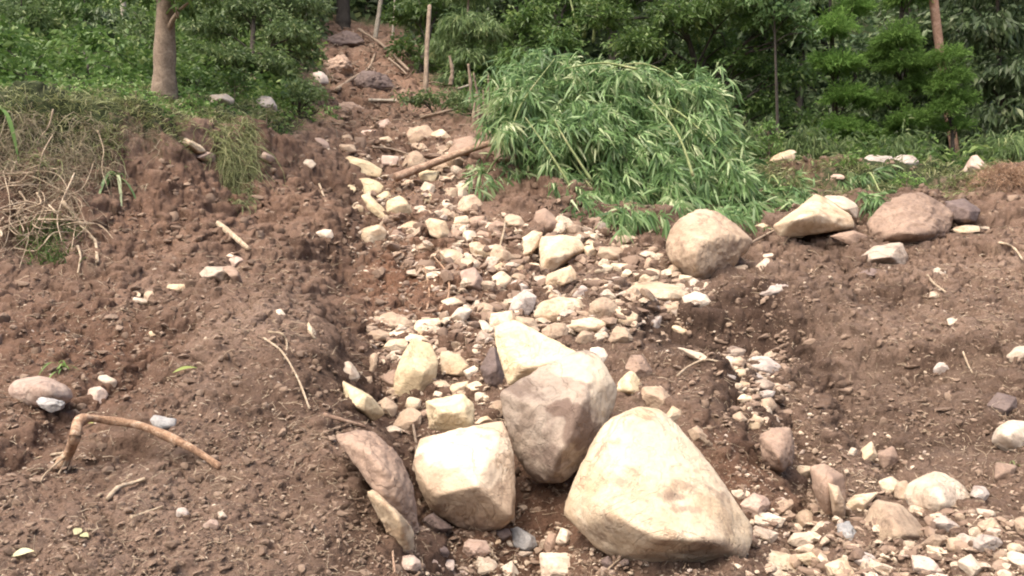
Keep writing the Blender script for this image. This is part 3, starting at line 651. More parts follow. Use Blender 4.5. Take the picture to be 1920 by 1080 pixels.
 ('the five-sided cream rock', 'five-sided cream rock below the leaning log', 'yellow', [(722,398),(726,376),(748,366),(772,380),(774,400),(750,410)], dict(sharp=48)),
 ('the yellow slab', 'big yellow slab at the left edge of the upper gully', 'yellow', [(636,298),(650,290),(690,302),(718,318),(712,332),(680,328),(650,318)], dict(tilt=.9, sharp=40)),
 ('the second yellow slab', 'yellow rock just below the big yellow slab', 'yellow', [(660,340),(672,330),(710,338),(724,356),(712,368),(680,364)], dict(tilt=.8)),
 ('the long yellow strip', 'long narrow yellow slab running downhill on the left of the upper gully', 'yellow', [(676,366),(690,362),(738,410),(736,420),(724,414),(690,392)], dict(t=.3, tilt=.6, sharp=44)),
 ('the small yellow stone', 'small flat yellow stone beside the second yellow rock', 'yellow', (722,365,34,20,5), {}),
 ('the round yellow stone', 'rounded brownish yellow stone uphill of the big yellow slab', 'tan', (652,279,36,22,0), {}),
 ('the leaning stick stone', 'slender pink stone on the upper left bank', 'pink', (604,268,38,16,35), {}),
 ('the bank white stone', 'flat white stone on the upper left bank slope', 'white', (579,308,32,16,25), {}),
 ('the upper tan boulder', 'wide tan boulder high in the gully above the log', 'tan', [(752,264),(770,240),(800,234),(820,250),(810,268),(775,272)], dict(tilt=.6)),
 ('the upper cream stone', 'pale rounded stone right of the wide tan boulder', 'cream', (824,253,44,24,10), {}),
 ('the log-side stone', 'smooth tan rock touching the upper side of the log', 'tan', [(750,318),(762,290),(780,280),(796,292),(800,312),(776,326)], dict(sharp=10)),
 ('the capped small stone', 'small round tan stone perched above the smooth tan rock', 'tan', (786,276,36,16,10), {}),
 ('the brown hump', 'brown muddy boulder right of the log, near the bamboo', 'brown', [(838,290),(852,262),(885,254),(912,262),(910,290),(870,300)], dict(t=.8)),
 ('the top ledge', 'dark ledge rock at the very top of the slide scar', 'dark', (640,80,90,44,4), dict(rough=.16, sink=.3, tilt=.2)),
 ('the third ledge', 'brown ledge rock on the left of the upper scar', 'brown', (632,126,76,46,-14), dict(rough=.16, sink=.3, tilt=.2)),
 ('the low ledge', 'dark blocky rock in the middle of the upper scar', 'dark', (700,152,74,44,16), dict(rough=.16, sink=.3, tilt=.2)),
 ('the scar root rock', 'brown rock below the dark crooked branch of the upper scar', 'brown', (650,205,70,30,8), dict(rough=.13, sink=.35)),
 ('the ledge boulder', 'grey-brown boulder under the bamboo at the end of the log', 'brown', [(925,300),(940,268),(975,262),(1015,270),(1012,300),(970,312)], dict(t=.8)),
 # flat rubble piles
 ('the flat pile slab', 'broad pale slab capping the flat pile below the round tan boulder', 'cream', [(1170,550),(1190,532),(1232,528),(1280,538),(1304,560),(1270,570),(1220,562),(1180,560)], dict(tilt=1.2, t=.5)),
 ('the pile slab', 'pale slab left of the round tan boulder foot', 'cream', (1170,502,64,18,6), {}),
 ('the curved pile slab', 'pale curved slab in the rubble left of the round boulder', 'cream', (1128,508,44,18,-25), {}),
 ('the pile round stone', 'rounded grey stone below the pale curved slab', 'grey', (1150,537,36,22,5), {}),
 ('the pile foot stone', 'round pale stone at the left foot of the round tan boulder', 'tan', (1262,508,26,28,0), {}),
 ('the pile white stone', 'white stone on the slope left of the round tan boulder', 'white', (1218,478,36,14,5), {}),
 ('the pinkish white slab', 'pinkish white stone under the right side of the round tan boulder', 'white', [(1416,500),(1436,482),(1450,488),(1446,504),(1425,512)], {}),
 ('the thin white stone', 'thin white stone uphill of the pinkish white stone', 'white', (1440,480,26,10,0), {}),
 ('the pink-lilac rock', 'lilac white rock below the pinkish white stone', 'lilac', [(1424,552),(1440,534),(1462,530),(1492,540),(1470,552),(1440,558)], {}),
 ('the shadow slab', 'thin tan slab in the shade under the round tan boulder', 'tan', (1378,508,50,16,-18), {}),
 # rivulet head
 ('the purple grey rock', 'purplish grey rock at the head of the right rivulet', 'lilac', [(1392,684),(1410,668),(1440,668),(1466,686),(1458,704),(1420,706)], dict(sharp=18)),
 ('the white knuckle stone', 'round white stone left of the purplish grey rock', 'white', (1369,680,34,24,0), dict(sharp=10)),
 ('the thin cream sliver', 'long thin cream slab on the mound left of the rivulet head', 'white', [(1262,646),(1285,650),(1330,668),(1356,690),(1340,688),(1290,668)], dict(t=.12, tilt=.3)),
 ('the round rivulet stone', 'round tan stone in the rivulet below the purplish rock', 'tan', (1438,763,34,34,0), dict(sharp=9)),
 ('the flat rivulet stone', 'flat cream stone left of the round tan rivulet stone', 'cream', (1398,749,40,16,4), {}),
 ('the grey rivulet stone', 'rounded grey stone just below the purplish grey rock', 'grey', (1434,722,36,24,0), dict(sharp=10)),
 ('the middle rivulet stone', 'pale flat stone between the rounded grey stone and the flat cream stone', 'cream', (1392,722,40,14,0), {}),
 ('the upper rivulet stone', 'pale stone below the round white stone at the rivulet head', 'cream', (1392,702,30,18,15), {}),
 ('the rib stone', 'tan stone set in the earth rib below the rivulet head', 'tan', (1385,786,32,34,0), {}),
 ('the slope grey stone', 'grey stone on the right slope', 'lilac', (1766,692,34,24,0), {}),
 ('the slope dark block', 'dark block of earth-covered rock on the far right slope', 'dark', [(1850,760),(1870,735),(1905,745),(1908,768),(1880,784)], {}),
 ('the slope flat slab', 'flat brown slab at the lower right edge of the slope', 'brown', (1880,885,60,32,-10), {}),
 ('the slope white stone', 'small white stone on the open right slope', 'white', (1760,510,26,14,10), {}),
 ('the flat ridge slab', 'flat pale slab right of the buried red-brown boulder', 'cream', (1812,430,56,14,-3), dict(tilt=1.2)),
 ('the second flat ridge slab', 'flat pale slab at the far right beside the other flat ridge slab', 'white', (1855,428,44,12,2), dict(tilt=1.2)),
 ('the brown ridge stone', 'brown stone beneath the undercut of the broad cream boulder', 'brown', (1590,448,70,26,0), {}),
 ('the ridge chips', 'small flat cream stone left of the broad cream boulder', 'cream', (1432,424,40,12,-10), dict(tilt=1)),
 ('the ridge pale rock', 'pale pointed rock on the ridge beside the bamboo', 'cream', [(1440,304),(1452,290),(1484,280),(1494,284),(1490,300),(1465,308)], dict(Y=16.8)),
 ('the ridge flat rock', 'flat grey white rock on top of the right ridge', 'lilac', [(1612,302),(1630,290),(1660,292),(1680,296),(1680,308),(1640,308)], dict(Y=16.9)),
 ('the ridge lilac rock', 'lilac grey rock at the right end of the flat ridge rock', 'lilac', [(1672,298),(1690,290),(1712,292),(1728,306),(1722,316),(1690,314)], dict(Y=16.8)),
 ('the ridge pyramid', 'pyramid-shaped pinkish rock on the right ridge by the dry roots', 'pink', [(1800,322),(1822,292),(1832,290),(1856,318),(1840,330)], dict(Y=16.0)),
 ('the ridge pink stone', 'small pink stone in the bare earth of the right ridge', 'pink', (1568,332,36,10,0), {}),
 # left bank and mound
 ('the bank lip slab', 'long pale slab on the left bank lip', 'cream', [(316,248),(338,248),(372,268),(388,284),(372,288),(345,272)], dict(tilt=.5, t=.5)),
 ('the bank lower slab', 'pale slab just below the long slab on the left bank lip', 'pink', [(345,284),(370,280),(404,290),(404,304),(372,300)], dict(tilt=.7, t=.5)),
 ('the bank dark-shadow slab', 'pinkish slab under the hanging grass on the left bank', 'pink', [(474,284),(492,278),(516,296),(512,310),(488,300)], dict(t=.5)),
 ('the grass-top rock', 'pale flat-topped rock lying in the grass right of the big tree', 'white', [(388,196),(394,178),(425,176),(440,188),(438,200)], dict(t=.6, tilt=.6)),
 ('the grey bank rock', 'grey tilted slab on the grassy bank edge', 'lilac', [(480,190),(492,178),(508,182),(530,210),(518,216),(490,204)], dict(t=.6)),
 ('the hidden slab', 'grey white slab at the left edge of the slide scar', 'lilac', (600,148,36,28,15), {}),
 ('the bank foot rock', 'layered grey-brown rock at the foot of the left bank', 'grey', [(370,512),(388,500),(420,500),(444,530),(430,536),(390,528)], dict(t=.4)),
 ('the bank foot shadow rock', 'brown layered rock right of the grey-brown rock at the bank foot', 'brown', [(415,500),(438,498),(456,530),(446,534)], dict(t=.3)),
 ('the foot pale stone', 'pale stone on the left at the foot of the bank', 'cream', (332,540,40,18,-6), {}),
 ('the foot paired stone', 'cream stone with a tan companion, left of the pale bank-foot stone', 'cream', (252,552,36,16,0), {}),
 ('the foot tan stone', 'tan stone right of its cream companion at the bank foot', 'tan', (284,556,30,22,0), {}),
 ('the foot front stone', 'small flat white stone in front of the cream and tan pair', 'white', (262,565,30,12,8), {}),
 ('the mid bank stone', 'pinkish stone halfway up the left bank face', 'pink', (442,492,30,18,-10), {}),
 ('the pale pebble above', 'small white stone near the pinkish stone on the bank face', 'white', (436,479,20,10,0), {}),
 ('the mound white stone', 'small round white stone on the left mound', 'white', (526,588,20,16,20), dict(sharp=9)),
 ('the mound edge sliver', 'slender cream stone lying on the left mound near the gully edge', 'cream', (583,622,16,38,-25), {}),
 ('the buried pink boulder', 'large pinkish boulder half buried at the far left', 'pink', [(12,728),(30,708),(80,702),(128,720),(142,745),(120,764),(60,768),(20,752)], dict(t=.35, sharp=10, rough=.05, Y=5.95)),
 ('the blue-tinged stone', 'bluish stone against the lower edge of the buried pink boulder', 'blue', (92,758,52,26,5), dict(Y=5.72)),
 ('the ditch tan stone', 'tan slab stone in the ditch right of the buried pink boulder', 'pink', (178,742,48,32,0), {}),
 ('the ditch cream stone', 'pinkish cream stone at the top of the ditch on the left mound', 'white', [(178,705),(198,702),(222,714),(216,728),(196,726)], {}),
 ('the root-side blue stone', 'bluish grey stone behind the middle of the bent root', 'blue', (308,795,50,32,10), dict(rough=.07)),
 ('the mound pale stone', 'small white stone on the lower left mound', 'white', (418,966,22,18,0), {}),
 ('the mound pink flat stone', 'flat pinkish stone below the small white stone on the lower left mound', 'pink', (396,984,34,20,0), {}),
 ('the mound dark stone', 'small dark stone on the lower left mound', 'lilac', (342,962,24,18,0), {}),
 ('the mound clod', 'pale cream stone at the left in the mound, near the ditch', 'cream', (285,626,18,12,0), {}),
]
for (sh, lb, c, sp, kw) in DATA: rock(sh, lb, c, sp, **kw)
LM = list(ROCKS)                         # landmarks the small stones are described by
hand = len(LM)
# --- the smaller stones of the rubble
TRY = [  # polygon of the picture, how many, size range, colours
 ([(600,260),(760,225),(900,250),(880,330),(760,420),(680,420)], 12, (20, 36), 'cream tan pink yellow tan'),
 ([(760,335),(880,335),(900,400),(800,410)], 9, (22, 42), 'cream cream white tan'),
 ([(740,400),(1130,420),(1100,520),(900,500),(740,470)], 20, (22, 42), 'cream tan brown white brown'),
 ([(880,500),(1200,470),(1320,500),(1300,620),(1040,640),(900,600)], 34, (22, 50), 'cream tan white tan lilac brown'),
 ([(700,590),(950,590),(930,660),(700,680)], 22, (26, 58), 'cream tan tan white grey'),
 ([(640,700),(950,700),(930,800),(720,820)], 12, (24, 46), 'tan cream white brown'),
 ([(1350,660),(1470,660),(1450,800),(1380,790)], 10, (18, 32), 'cream grey tan lilac'),
 ([(1400,930),(1640,950),(1600,1100),(1400,1090)], 13, (38, 76), 'white tan brown pink'),
 ([(1600,1010),(1940,960),(1940,1090),(1600,1090)], 14, (44, 84), 'white tan brown pink lilac'),
 ([(790,1000),(1180,1000),(1250,1090),(790,1090)], 10, (24, 46), 'dark brown pink grey white'),
 ([(1400,480),(1920,440),(1900,640),(1500,620)], 4, (16, 24), 'white cream tan'),
]
SZ = lambda r: 'tiny' if r < .08 else 'small' if r < .16 else 'fist-sized' if r < .24 else 'chunky'
CN = dict(cream='cream', white='white', yellow='yellow', tan='tan', grey='grey', brown='brown', pink='pinkish', lilac='lilac grey', dark='dark', blue='bluish')
used = {}
def inside(pt, poly):
    x, y = pt; r = False; n = len(poly)
    for i in range(n):
        x1, y1 = poly[i]; x2, y2 = poly[(i+1) % n]
        if (y1 > y) != (y2 > y) and x < (x2-x1)*(y-y1)/(y2-y1)+x1: r = not r
    return r
def rel(x, y, L):
    dx, dy = x-L[1], y-L[2]; ex = abs(dx)/(L[3]/2+8); ey = abs(dy)/(L[4]/2+8)
    if ex > ey: return ('right of ' if dx > 0 else 'left of ')+L[5]
    return ('downhill of ' if dy > 0 else 'uphill of ')+L[5]
BIGLM = [l for l in LM]
rr = random.Random(99); placed = [(l[1], l[2], l[3], l[4]) for l in LM]
for poly, n, (s0, s1), cols in TRY:
    xs = [q[0] for q in poly]; yv = [q[1] for q in poly]; cnt = 0; tries = 0; cols = cols.split()
    while cnt < n and tries < 900 and len(ROCKS) < 298:
        tries += 1; x = rr.uniform(min(xs), max(xs)); y = rr.uniform(min(yv), max(yv))
        if not inside((x, y), poly): continue
        wd = 4+s0+(s1+4-s0)*rr.random()**.9; ht = wd*rr.uniform(.45, .9)
        if any(abs(x-a) < (b+wd)*.37 and abs(y-c_) < (d+ht)*.36 for a, c_, b, d in placed): continue
        c = rr.choice(cols); placed.append((x, y, wd, ht)); cnt += 1
        Yg = G(x, y)[1]; real = wd*Yg/F
        flat = ht/wd < .52; nr = sorted(BIGLM, key=lambda L: math.hypot(x-L[1], (y-L[2])*1.3)-.3*(L[3]+L[4]))
        adj = ('flat ' if flat else 'blocky ')
        lb = f"{SZ(real)} {adj}{CN[c]} stone {rel(x, y, nr[0])}"
        if lb in used or len(lb.split()) > 16:
            lb2 = f"{SZ(real)} {CN[c]} stone {rel(x, y, nr[0])} and {rel(x, y, nr[1])}"
            lb = lb2 if len(lb2.split()) <= 16 else lb
        if lb in used: lb = f"{SZ(real)} {adj}{CN[c]} stone {rel(x, y, nr[1])}"
        used[lb] = 1
        rock('x', lb, c, (x, y, wd, ht, rr.uniform(-30, 30)), tilt=rr.uniform(.3, .9), group='loose stones in the landslide rubble')
print('STONES', len(ROCKS), 'hand', hand)

# --- broken rubble past counting: faceted stones of a dozen shapes
def rubble(name, pts, sizes, mat, label, cat, zf=1.0):
    protos = []
    for q in range(14):
        rs2 = np.random.default_rng(q+50); Pq = rs2.normal(size=(9, 3)); Pq = Pq/np.linalg.norm(Pq, axis=1)[:, None]*np.array([1, .75, .6])
        V, Fq = rock_mesh(Pq, 2, 40, .05, q, 3); protos.append(V/np.abs(V).max())
    m = len(protos[0]); n = len(pts); r = np.random.default_rng(n+7); Vs = np.array(protos)[r.integers(0, 14, n)]*np.stack([r.uniform(.8, 1.3, n), r.uniform(.5, 1, n), r.uniform(.7, 1.25, n)*zf**.5], 1)[:, None]
    a = r.uniform(0, 6.28, n); b_ = r.normal(0, .4, n); ca, sa, cb, sb_ = np.cos(a), np.sin(a), np.cos(b_), np.sin(b_)
    X = Vs[:, :, 0]*ca[:, None]-Vs[:, :, 1]*sa[:, None]; Yv = Vs[:, :, 0]*sa[:, None]+Vs[:, :, 1]*ca[:, None]; Z = Vs[:, :, 2]
    X, Z = X*cb[:, None]-Z*sb_[:, None], X*sb_[:, None]+Z*cb[:, None]
    W = np.stack([X, Yv, Z*r.uniform(.6, 1.1, n)[:, None]], 2)*sizes[:, None, None]+pts[:, None]
    W[:, :, 2] += (sizes*.15)[:, None]
    Fa = (Fq[None]+(np.arange(n)*m)[:, None, None]).reshape(-1, 3)
    return tag(mesh_obj(name, W.reshape(-1, 3), Fa, mat, smooth=False, attrs={'tint': np.repeat(r.random(n), m)}), label, cat, kind='stuff')
# --- gravel, clods and splinters past counting
def stone_cloud(name, pts, sizes, flat, mat, label, cat, k=1, extra=None):
    D, Fc = ico(k); n = len(pts); m = len(D)
    r = np.random.default_rng(len(pts)+k)
    # random rotation about z and a tilt, uneven radii
    a = r.uniform(0, 6.28, n); ca, sa = np.cos(a), np.sin(a)
    jit = 1+r.normal(0, .17, (n, m)); sx = r.uniform(.7, 1.3, n); sy = r.uniform(.6, 1.0, n); sz = flat*r.uniform(.6, 1.2, n)
    V = D[None]*jit[:, :, None]*np.stack([sx, sy, sz], 1)[:, None]*sizes[:, None, None]
    X = V[:, :, 0]*ca[:, None]-V[:, :, 1]*sa[:, None]; Yv = V[:, :, 0]*sa[:, None]+V[:, :, 1]*ca[:, None]; Z = V[:, :, 2]+X*r.normal(0, .3, n)[:, None]
    W = np.stack([X, Yv, Z], 2)+pts[:, None]
    Fa = (Fc[None]+(np.arange(n)*m)[:, None, None]).reshape(-1, 3)
    o = mesh_obj(name, W.reshape(-1, 3), Fa, mat, smooth=False, attrs={'tint': np.repeat(r.random(n), m)})
    return tag(o, label, cat, kind='stuff')
def gravel_material():
    m, n, b = mat_new('gravel')
    at = N(n, 'ShaderNodeAttribute', attribute_name='tint').outputs['Fac']
    co = N(n, 'ShaderNodeTexCoord').outputs['Object']
    c = ramp(n, at, [(0, (.15, .10, .07)), (.42, (.23, .16, .115)), (.62, (.36, .27, .195)), (.85, (.58, .48, .36)), (1, (.40, .33, .28))])
    c = mix(n, ramp(n, noise_n(n, co, 30, 5, .7), [(.45, 0.0), (.6, .6)]), c, (.2, .135, .1))
    n.links.new(c, b.inputs['Base Color']); b.inputs['Roughness'].default_value = .85; return m
M['gravel'] = gravel_material()
def clod_material():
    m, n, b = mat_new('earth_clods')
    at = N(n, 'ShaderNodeAttribute', attribute_name='tint').outputs['Fac']
    co = N(n, 'ShaderNodeTexCoord').outputs['Object']
    c = ramp(n, at, [(0, (.12, .078, .053)), (.5, (.185, .127, .09)), (1, (.27, .195, .142))])
    n.links.new(c, b.inputs['Base Color']); b.inputs['Roughness'].default_value = .95
    bump(n, b, noise_n(n, co, 60, 6, .7), .01, 1.0); return m
M['clod'] = clod_material()
def scatter(n, x0, x1, y0, y1, poly=None, seed=1, y_pow=1.0):
    r = np.random.default_rng(seed); X = r.uniform(x0, x1, n); Yv = y0+(y1-y0)*r.random(n)**y_pow
    if poly is not None:
        k = np.array([inside(q, poly) for q in zip(X, Yv)]); X, Yv = X[k], Yv[k]
    P = ground(X, Yv); k = VEG(P[:, 0], P[:, 1]) < .45; P[:, 2] += .012; return P[k]
pieces = []; sz = []
r_ = np.random.default_rng(5)
for poly, n, (a, b) in [([(600,260),(760,225),(900,250),(900,420),(700,430)], 700, (2, 7)), ([(640,400),(1200,400),(1330,620),(1040,640),(700,690)], 1900, (2, 8)),
        ([(700,680),(960,640),(960,830),(760,830)], 350, (2, 8)), ([(780,980),(1300,990),(1320,1130),(780,1130)], 500, (2, 9)),
        ([(1340,650),(1480,650),(1560,800),(1640,980),(2050,930),(2050,1150),(1390,1150)], 1500, (2, 9)), ([(1060,460),(1900,430),(1900,600),(1400,560),(1200,620)], 900, (1.5, 5)),
        ([(-100,480),(600,520),(780,1130),(-100,1130)], 1700, (1.5, 5)), ([(1100,620),(2050,480),(2050,1150),(1400,1000)], 1800, (1.5, 5))]:
    xs = [q[0] for q in poly]; yv = [q[1] for q in poly]
    P = scatter(int(n*1.6), min(xs), max(xs), min(yv), max(yv), poly, seed=n)
    s = (a+(b-a)*r_.random(len(P))**2.5)*P[:, 1]/F; pieces.append(P); sz.append(s)
pc, s3 = [], []
for poly, n, (a, b) in [([(640,270),(900,260),(890,420),(720,420)], 190, (7, 16)), ([(700,410),(1150,430),(1330,540),(1280,620),(1040,640),(880,600),(740,500)], 640, (8, 23)),
        ([(690,590),(950,590),(940,690),(700,690)], 150, (7, 19)), ([(1350,650),(1470,660),(1480,800),(1380,800)], 130, (6, 15)), ([(1640,960),(2050,960),(2050,1150),(1640,1130)], 90, (9, 24)), ([(640,620),(720,700),(760,800),(700,760)], 60, (6, 14)), ([(1390,930),(1640,950),(2050,980),(2050,1150),(1400,1130)], 260, (8, 22)),
        ([(790,1000),(1180,1010),(1200,1130),(790,1130)], 80, (5, 12)), ([(720,690),(930,700),(930,810),(740,830)], 60, (5, 12)), ([(1500,800),(1760,830),(1700,930),(1500,920)], 60, (5, 10)), ([(1180,590),(1500,620),(1400,700),(1200,680)], 30, (4, 9))]:
    xs = [q[0] for q in poly]; yv = [q[1] for q in poly]
    P = scatter(int(n*1.8), min(xs), max(xs), min(yv), max(yv), poly, seed=n+9)
    pc.append(P); s3.append((a+(b-a)*r_.random(len(P))**1.6)*P[:, 1]/F)
rubble('rubble', np.concatenate(pc), np.concatenate(s3), M['gravel'], 'broken pale rubble filling the bed of the slide between the larger stones', 'rubble')
P = np.concatenate(pieces); s = np.concatenate(sz)
stone_cloud('gravel', P, s, .6, M['gravel'], 'pale gravel and stone chips strewn over the brown landslide mud', 'gravel', k=1)
P = scatter(26000, -150, 2070, 230, 1150, seed=21)
P = P[fbm(P*1.3+4, 3)+r_.normal(0, .15, len(P)) > .0]
s = (1.2+6.5*r_.random(len(P))**3)*P[:, 1]/F
stone_cloud('earth_clods', P, s, .75, M['clod'], 'crumbs and clods of brown earth all over the slide', 'earth', k=1)

# bigger lumps of torn earth: on the cut faces, the scar head and the mound
pc, s3 = [], []
for poly, n, (a, b) in [([(600,50),(700,60),(790,200),(860,240),(640,250),(590,150)], 420, (3, 9)), ([(560,540),(640,640),(800,1130),(700,1130),(560,700)], 150, (5, 16)), ([(-80,520),(560,540),(700,1130),(-80,1130)], 420, (4, 15)),
        ([(1180,590),(1520,600),(1950,740),(1950,860),(1450,760),(1200,660)], 220, (5, 16)), ([(200,300),(620,320),(620,520),(200,500)], 190, (4, 13)), ([(1380,290),(1960,300),(1960,400),(1380,400)], 160, (4, 13)),
        ([(980,300),(1250,400),(1240,450),(1000,440)], 120, (4, 14)), ([(1400,480),(1960,440),(1960,700),(1450,620)], 170, (3, 11)), ([(640,420),(760,430),(860,560),(700,640),(600,560)], 130, (4, 13)), ([(1180,640),(1380,680),(1380,900),(1280,820)], 70, (4, 12))]:
    xs = [q[0] for q in poly]; yv = [q[1] for q in poly]
    P = scatter(int(n*1.8), min(xs), max(xs), min(yv), max(yv), poly, seed=n+99)
    pc.append(P); s3.append((a+(b-a)*r_.random(len(P))**2.0)*P[:, 1]/F)
# crumbs and mud packed round the feet of the stones
for (ob, cx, cy, wd, ht, sh, cl) in ROCKS:
    k = int(5+wd/9); an = r_.uniform(-.15, math.pi+.15, k); X = cx+np.cos(an)*wd*.56+r_.normal(0, 2, k); Yv = cy+np.abs(np.sin(an))*ht*.52+r_.normal(0, 2, k)+2
    P = ground(X, np.minimum(Yv, 1110)); pc.append(P); s3.append(r_.uniform(2, 3+min(wd, 150)*.055, k)*P[:, 1]/F)
rubble('earth_lumps', np.concatenate(pc), np.concatenate(s3), M['clod'], 'larger lumps of torn brown earth on the cut banks and around the stones', 'earth', 1.5)

# ------------------------------------------------------------------ tubes, strands, leaves
def smooth_path(P, n):
    P = np.asarray(P, float); m = len(P)
    if m == 2: t = np.linspace(0, 1, n)[:, None]; return P[0]*(1-t)+P[1]*t
    E = np.vstack([2*P[0]-P[1], P, 2*P[-1]-P[-2]]); out = []
    for u in np.linspace(0, m-1-1e-6, n):
        i = int(u); t = u-i; a, b, c, d = E[i:i+4]
        out.append(.5*((2*b)+(c-a)*t+(2*a-5*b+4*c-d)*t*t+(3*b-a-3*c+d)*t**3))
    return np.array(out)
def tube_arrays(path, r0, r1, n=24, sides=7, knob=.08, seed=0, power=1.0):
    C = smooth_path(path, n); T = np.gradient(C, axis=0); T /= np.linalg.norm(T, axis=1)[:, None]+1e-9
    ref = np.array([.31, .2, .93]) if abs(T[0][2]) < .8 else np.array([.9, .3, .1])
    A_ = np.cross(T, ref); A_ /= np.linalg.norm(A_, axis=1)[:, None]; B_ = np.cross(T, A_)
    t = np.linspace(0, 1, n); R = r0+(r1-r0)*t**power
    R = R*(1+knob*np.sin(t*23+seed)*np.sin(t*9+seed*2)+knob*gnoise(P3(t*14+seed, t*0+.3)))
    a = np.linspace(0, 2*math.pi, sides, endpoint=False)
    lob = 1+.10*np.sin(a*3+seed)[None, :]
    V = C[:, None]+(A_[:, None]*np.cos(a)[None, :, None]+B_[:, None]*np.sin(a)[None, :, None])*(R[:, None]*lob)[:, :, None]
    V = V.reshape(-1, 3); i = np.arange(n*sides).reshape(n, sides); j = np.roll(i, -1, 1)
    Q = np.stack([i[:-1].ravel(), j[:-1].ravel(), j[1:].ravel(), i[1:].ravel()], 1)
    V = np.vstack([V, C[0], C[-1]]); k = n*sides
    c0 = np.stack([np.full(sides, k), j[0], i[0]], 1); c1 = np.stack([np.full(sides, k+1), i[-1], j[-1]], 1)
    return V, Q, np.vstack([c0, c1])
def merge(parts):
    Vs, Qs, Ts = [], [], []; o = 0
    for V, Q, T in parts:
        Vs.append(V); Qs.append(Q+o); Ts.append(T+o); o += len(V)
    return np.vstack(Vs), [np.vstack(Qs), np.vstack(Ts)]
def tubes(name, specs, mat, parent=None, loc=None):
    V, Fl = merge([tube_arrays(*a[:3], **(a[3] if len(a) > 3 else {})) for a in specs])
    o = np.array(specs[0][0][0], float) if loc is None else np.asarray(loc, float)
    return mesh_obj(name, V-o, Fl, mat, parent, loc=(0, 0, 0) if parent else o)
def unit(v): return v/(np.linalg.norm(v, axis=-1, keepdims=True)+1e-9)
def leaves_arrays(P, Dn, L, W, r, droop=.25, blade=False):
    """P base points, Dn directions, L lengths, W widths"""
    n = len(P); Dn = unit(Dn); rnd = unit(r.normal(size=(n, 3))); rnd[:, 2] += .6
    S = unit(np.cross(Dn, rnd)); L = L[:, None]; W = W[:, None]; g = np.array([0, 0, -1.0])
    if blade:
        m1 = P+Dn*L*.3+g*L*droop*.1; m2 = P+Dn*L*.68+g*L*droop*.45; tip = P+Dn*L+g*L*droop
        V = np.stack([P, m1-S*W*.5, m1+S*W*.5, m2-S*W*.36, m2+S*W*.36, tip], 1).reshape(-1, 3)
        b = (np.arange(n)*6)[:, None]
        return V, [b+np.array([[1, 2, 4, 3]]), np.vstack([b+np.array([[0, 2, 1]]), b+np.array([[3, 4, 5]])])], 6
    mid = P+Dn*L*.45+g*L*droop*.2; tip = P+Dn*L+g*L*droop
    up = np.cross(S, Dn)*W*.18
    V = np.stack([P, mid+S*W*.5+up, tip, mid-S*W*.5+up], 1).reshape(-1, 3); b = (np.arange(n)*4)[:, None]
    return V, [np.vstack([b+np.array([[0, 1, 2]]), b+np.array([[0, 2, 3]])])], 4
def leaf_obj(name, P, Dn, L, W, r, mat, parent=None, loc=(0, 0, 0), droop=.25, blade=False, tint=None):
    V, Fl, k = leaves_arrays(P, Dn, L, W, r, droop, blade)
    t = np.clip(r.normal(.45, .24, len(P)), 0, 1) if tint is None else tint
    return mesh_obj(name, V-np.array(loc), Fl, mat, parent, loc=(0, 0, 0) if parent else loc, smooth=False, attrs={'tint': np.repeat(t, k)})
def clump_leaves(c, R, n, r, size, style):
    """twigs through a clump, a spray of leaves on each"""
    per = 7 if style != 'needle' else 14; m = max(3, n//per)
    u = unit(r.normal(size=(m, 3))); u[:, 2] = np.abs(u[:, 2])*.75+u[:, 2]*.25
    lobes = .75+.5*gnoise(u*1.9+c[0]*3.1+c[1])
    rad = R*(r.random(m)**.45)[:, None]*lobes[:, None]*np.array([1.08, 1.08, .85])
    tw = c+u*rad; td = unit(u+r.normal(0, .5, (m, 3))+np.array([0, 0, .15 if style != 'hang' else -.8]))
    P = np.repeat(tw, per, 0); D = np.repeat(td, per, 0); N_ = len(P)
    t = np.tile(np.linspace(0, 1, per), m)[:, None]
    P = P+D*t*size*1.9+r.normal(0, size*.22, (N_, 3))
    sp = {'needle': .35, 'hang': .6}.get(style, .9)
    D2 = unit(D+r.normal(0, sp, (N_, 3)))
    if style == 'hang': D2[:, 2] -= .5
    # paler towards the outside where the young leaves are
    ti = np.clip(np.repeat(r.normal(.42, .16, m), per)+r.normal(0, .12, N_), 0, 1)
    return P, D2, ti
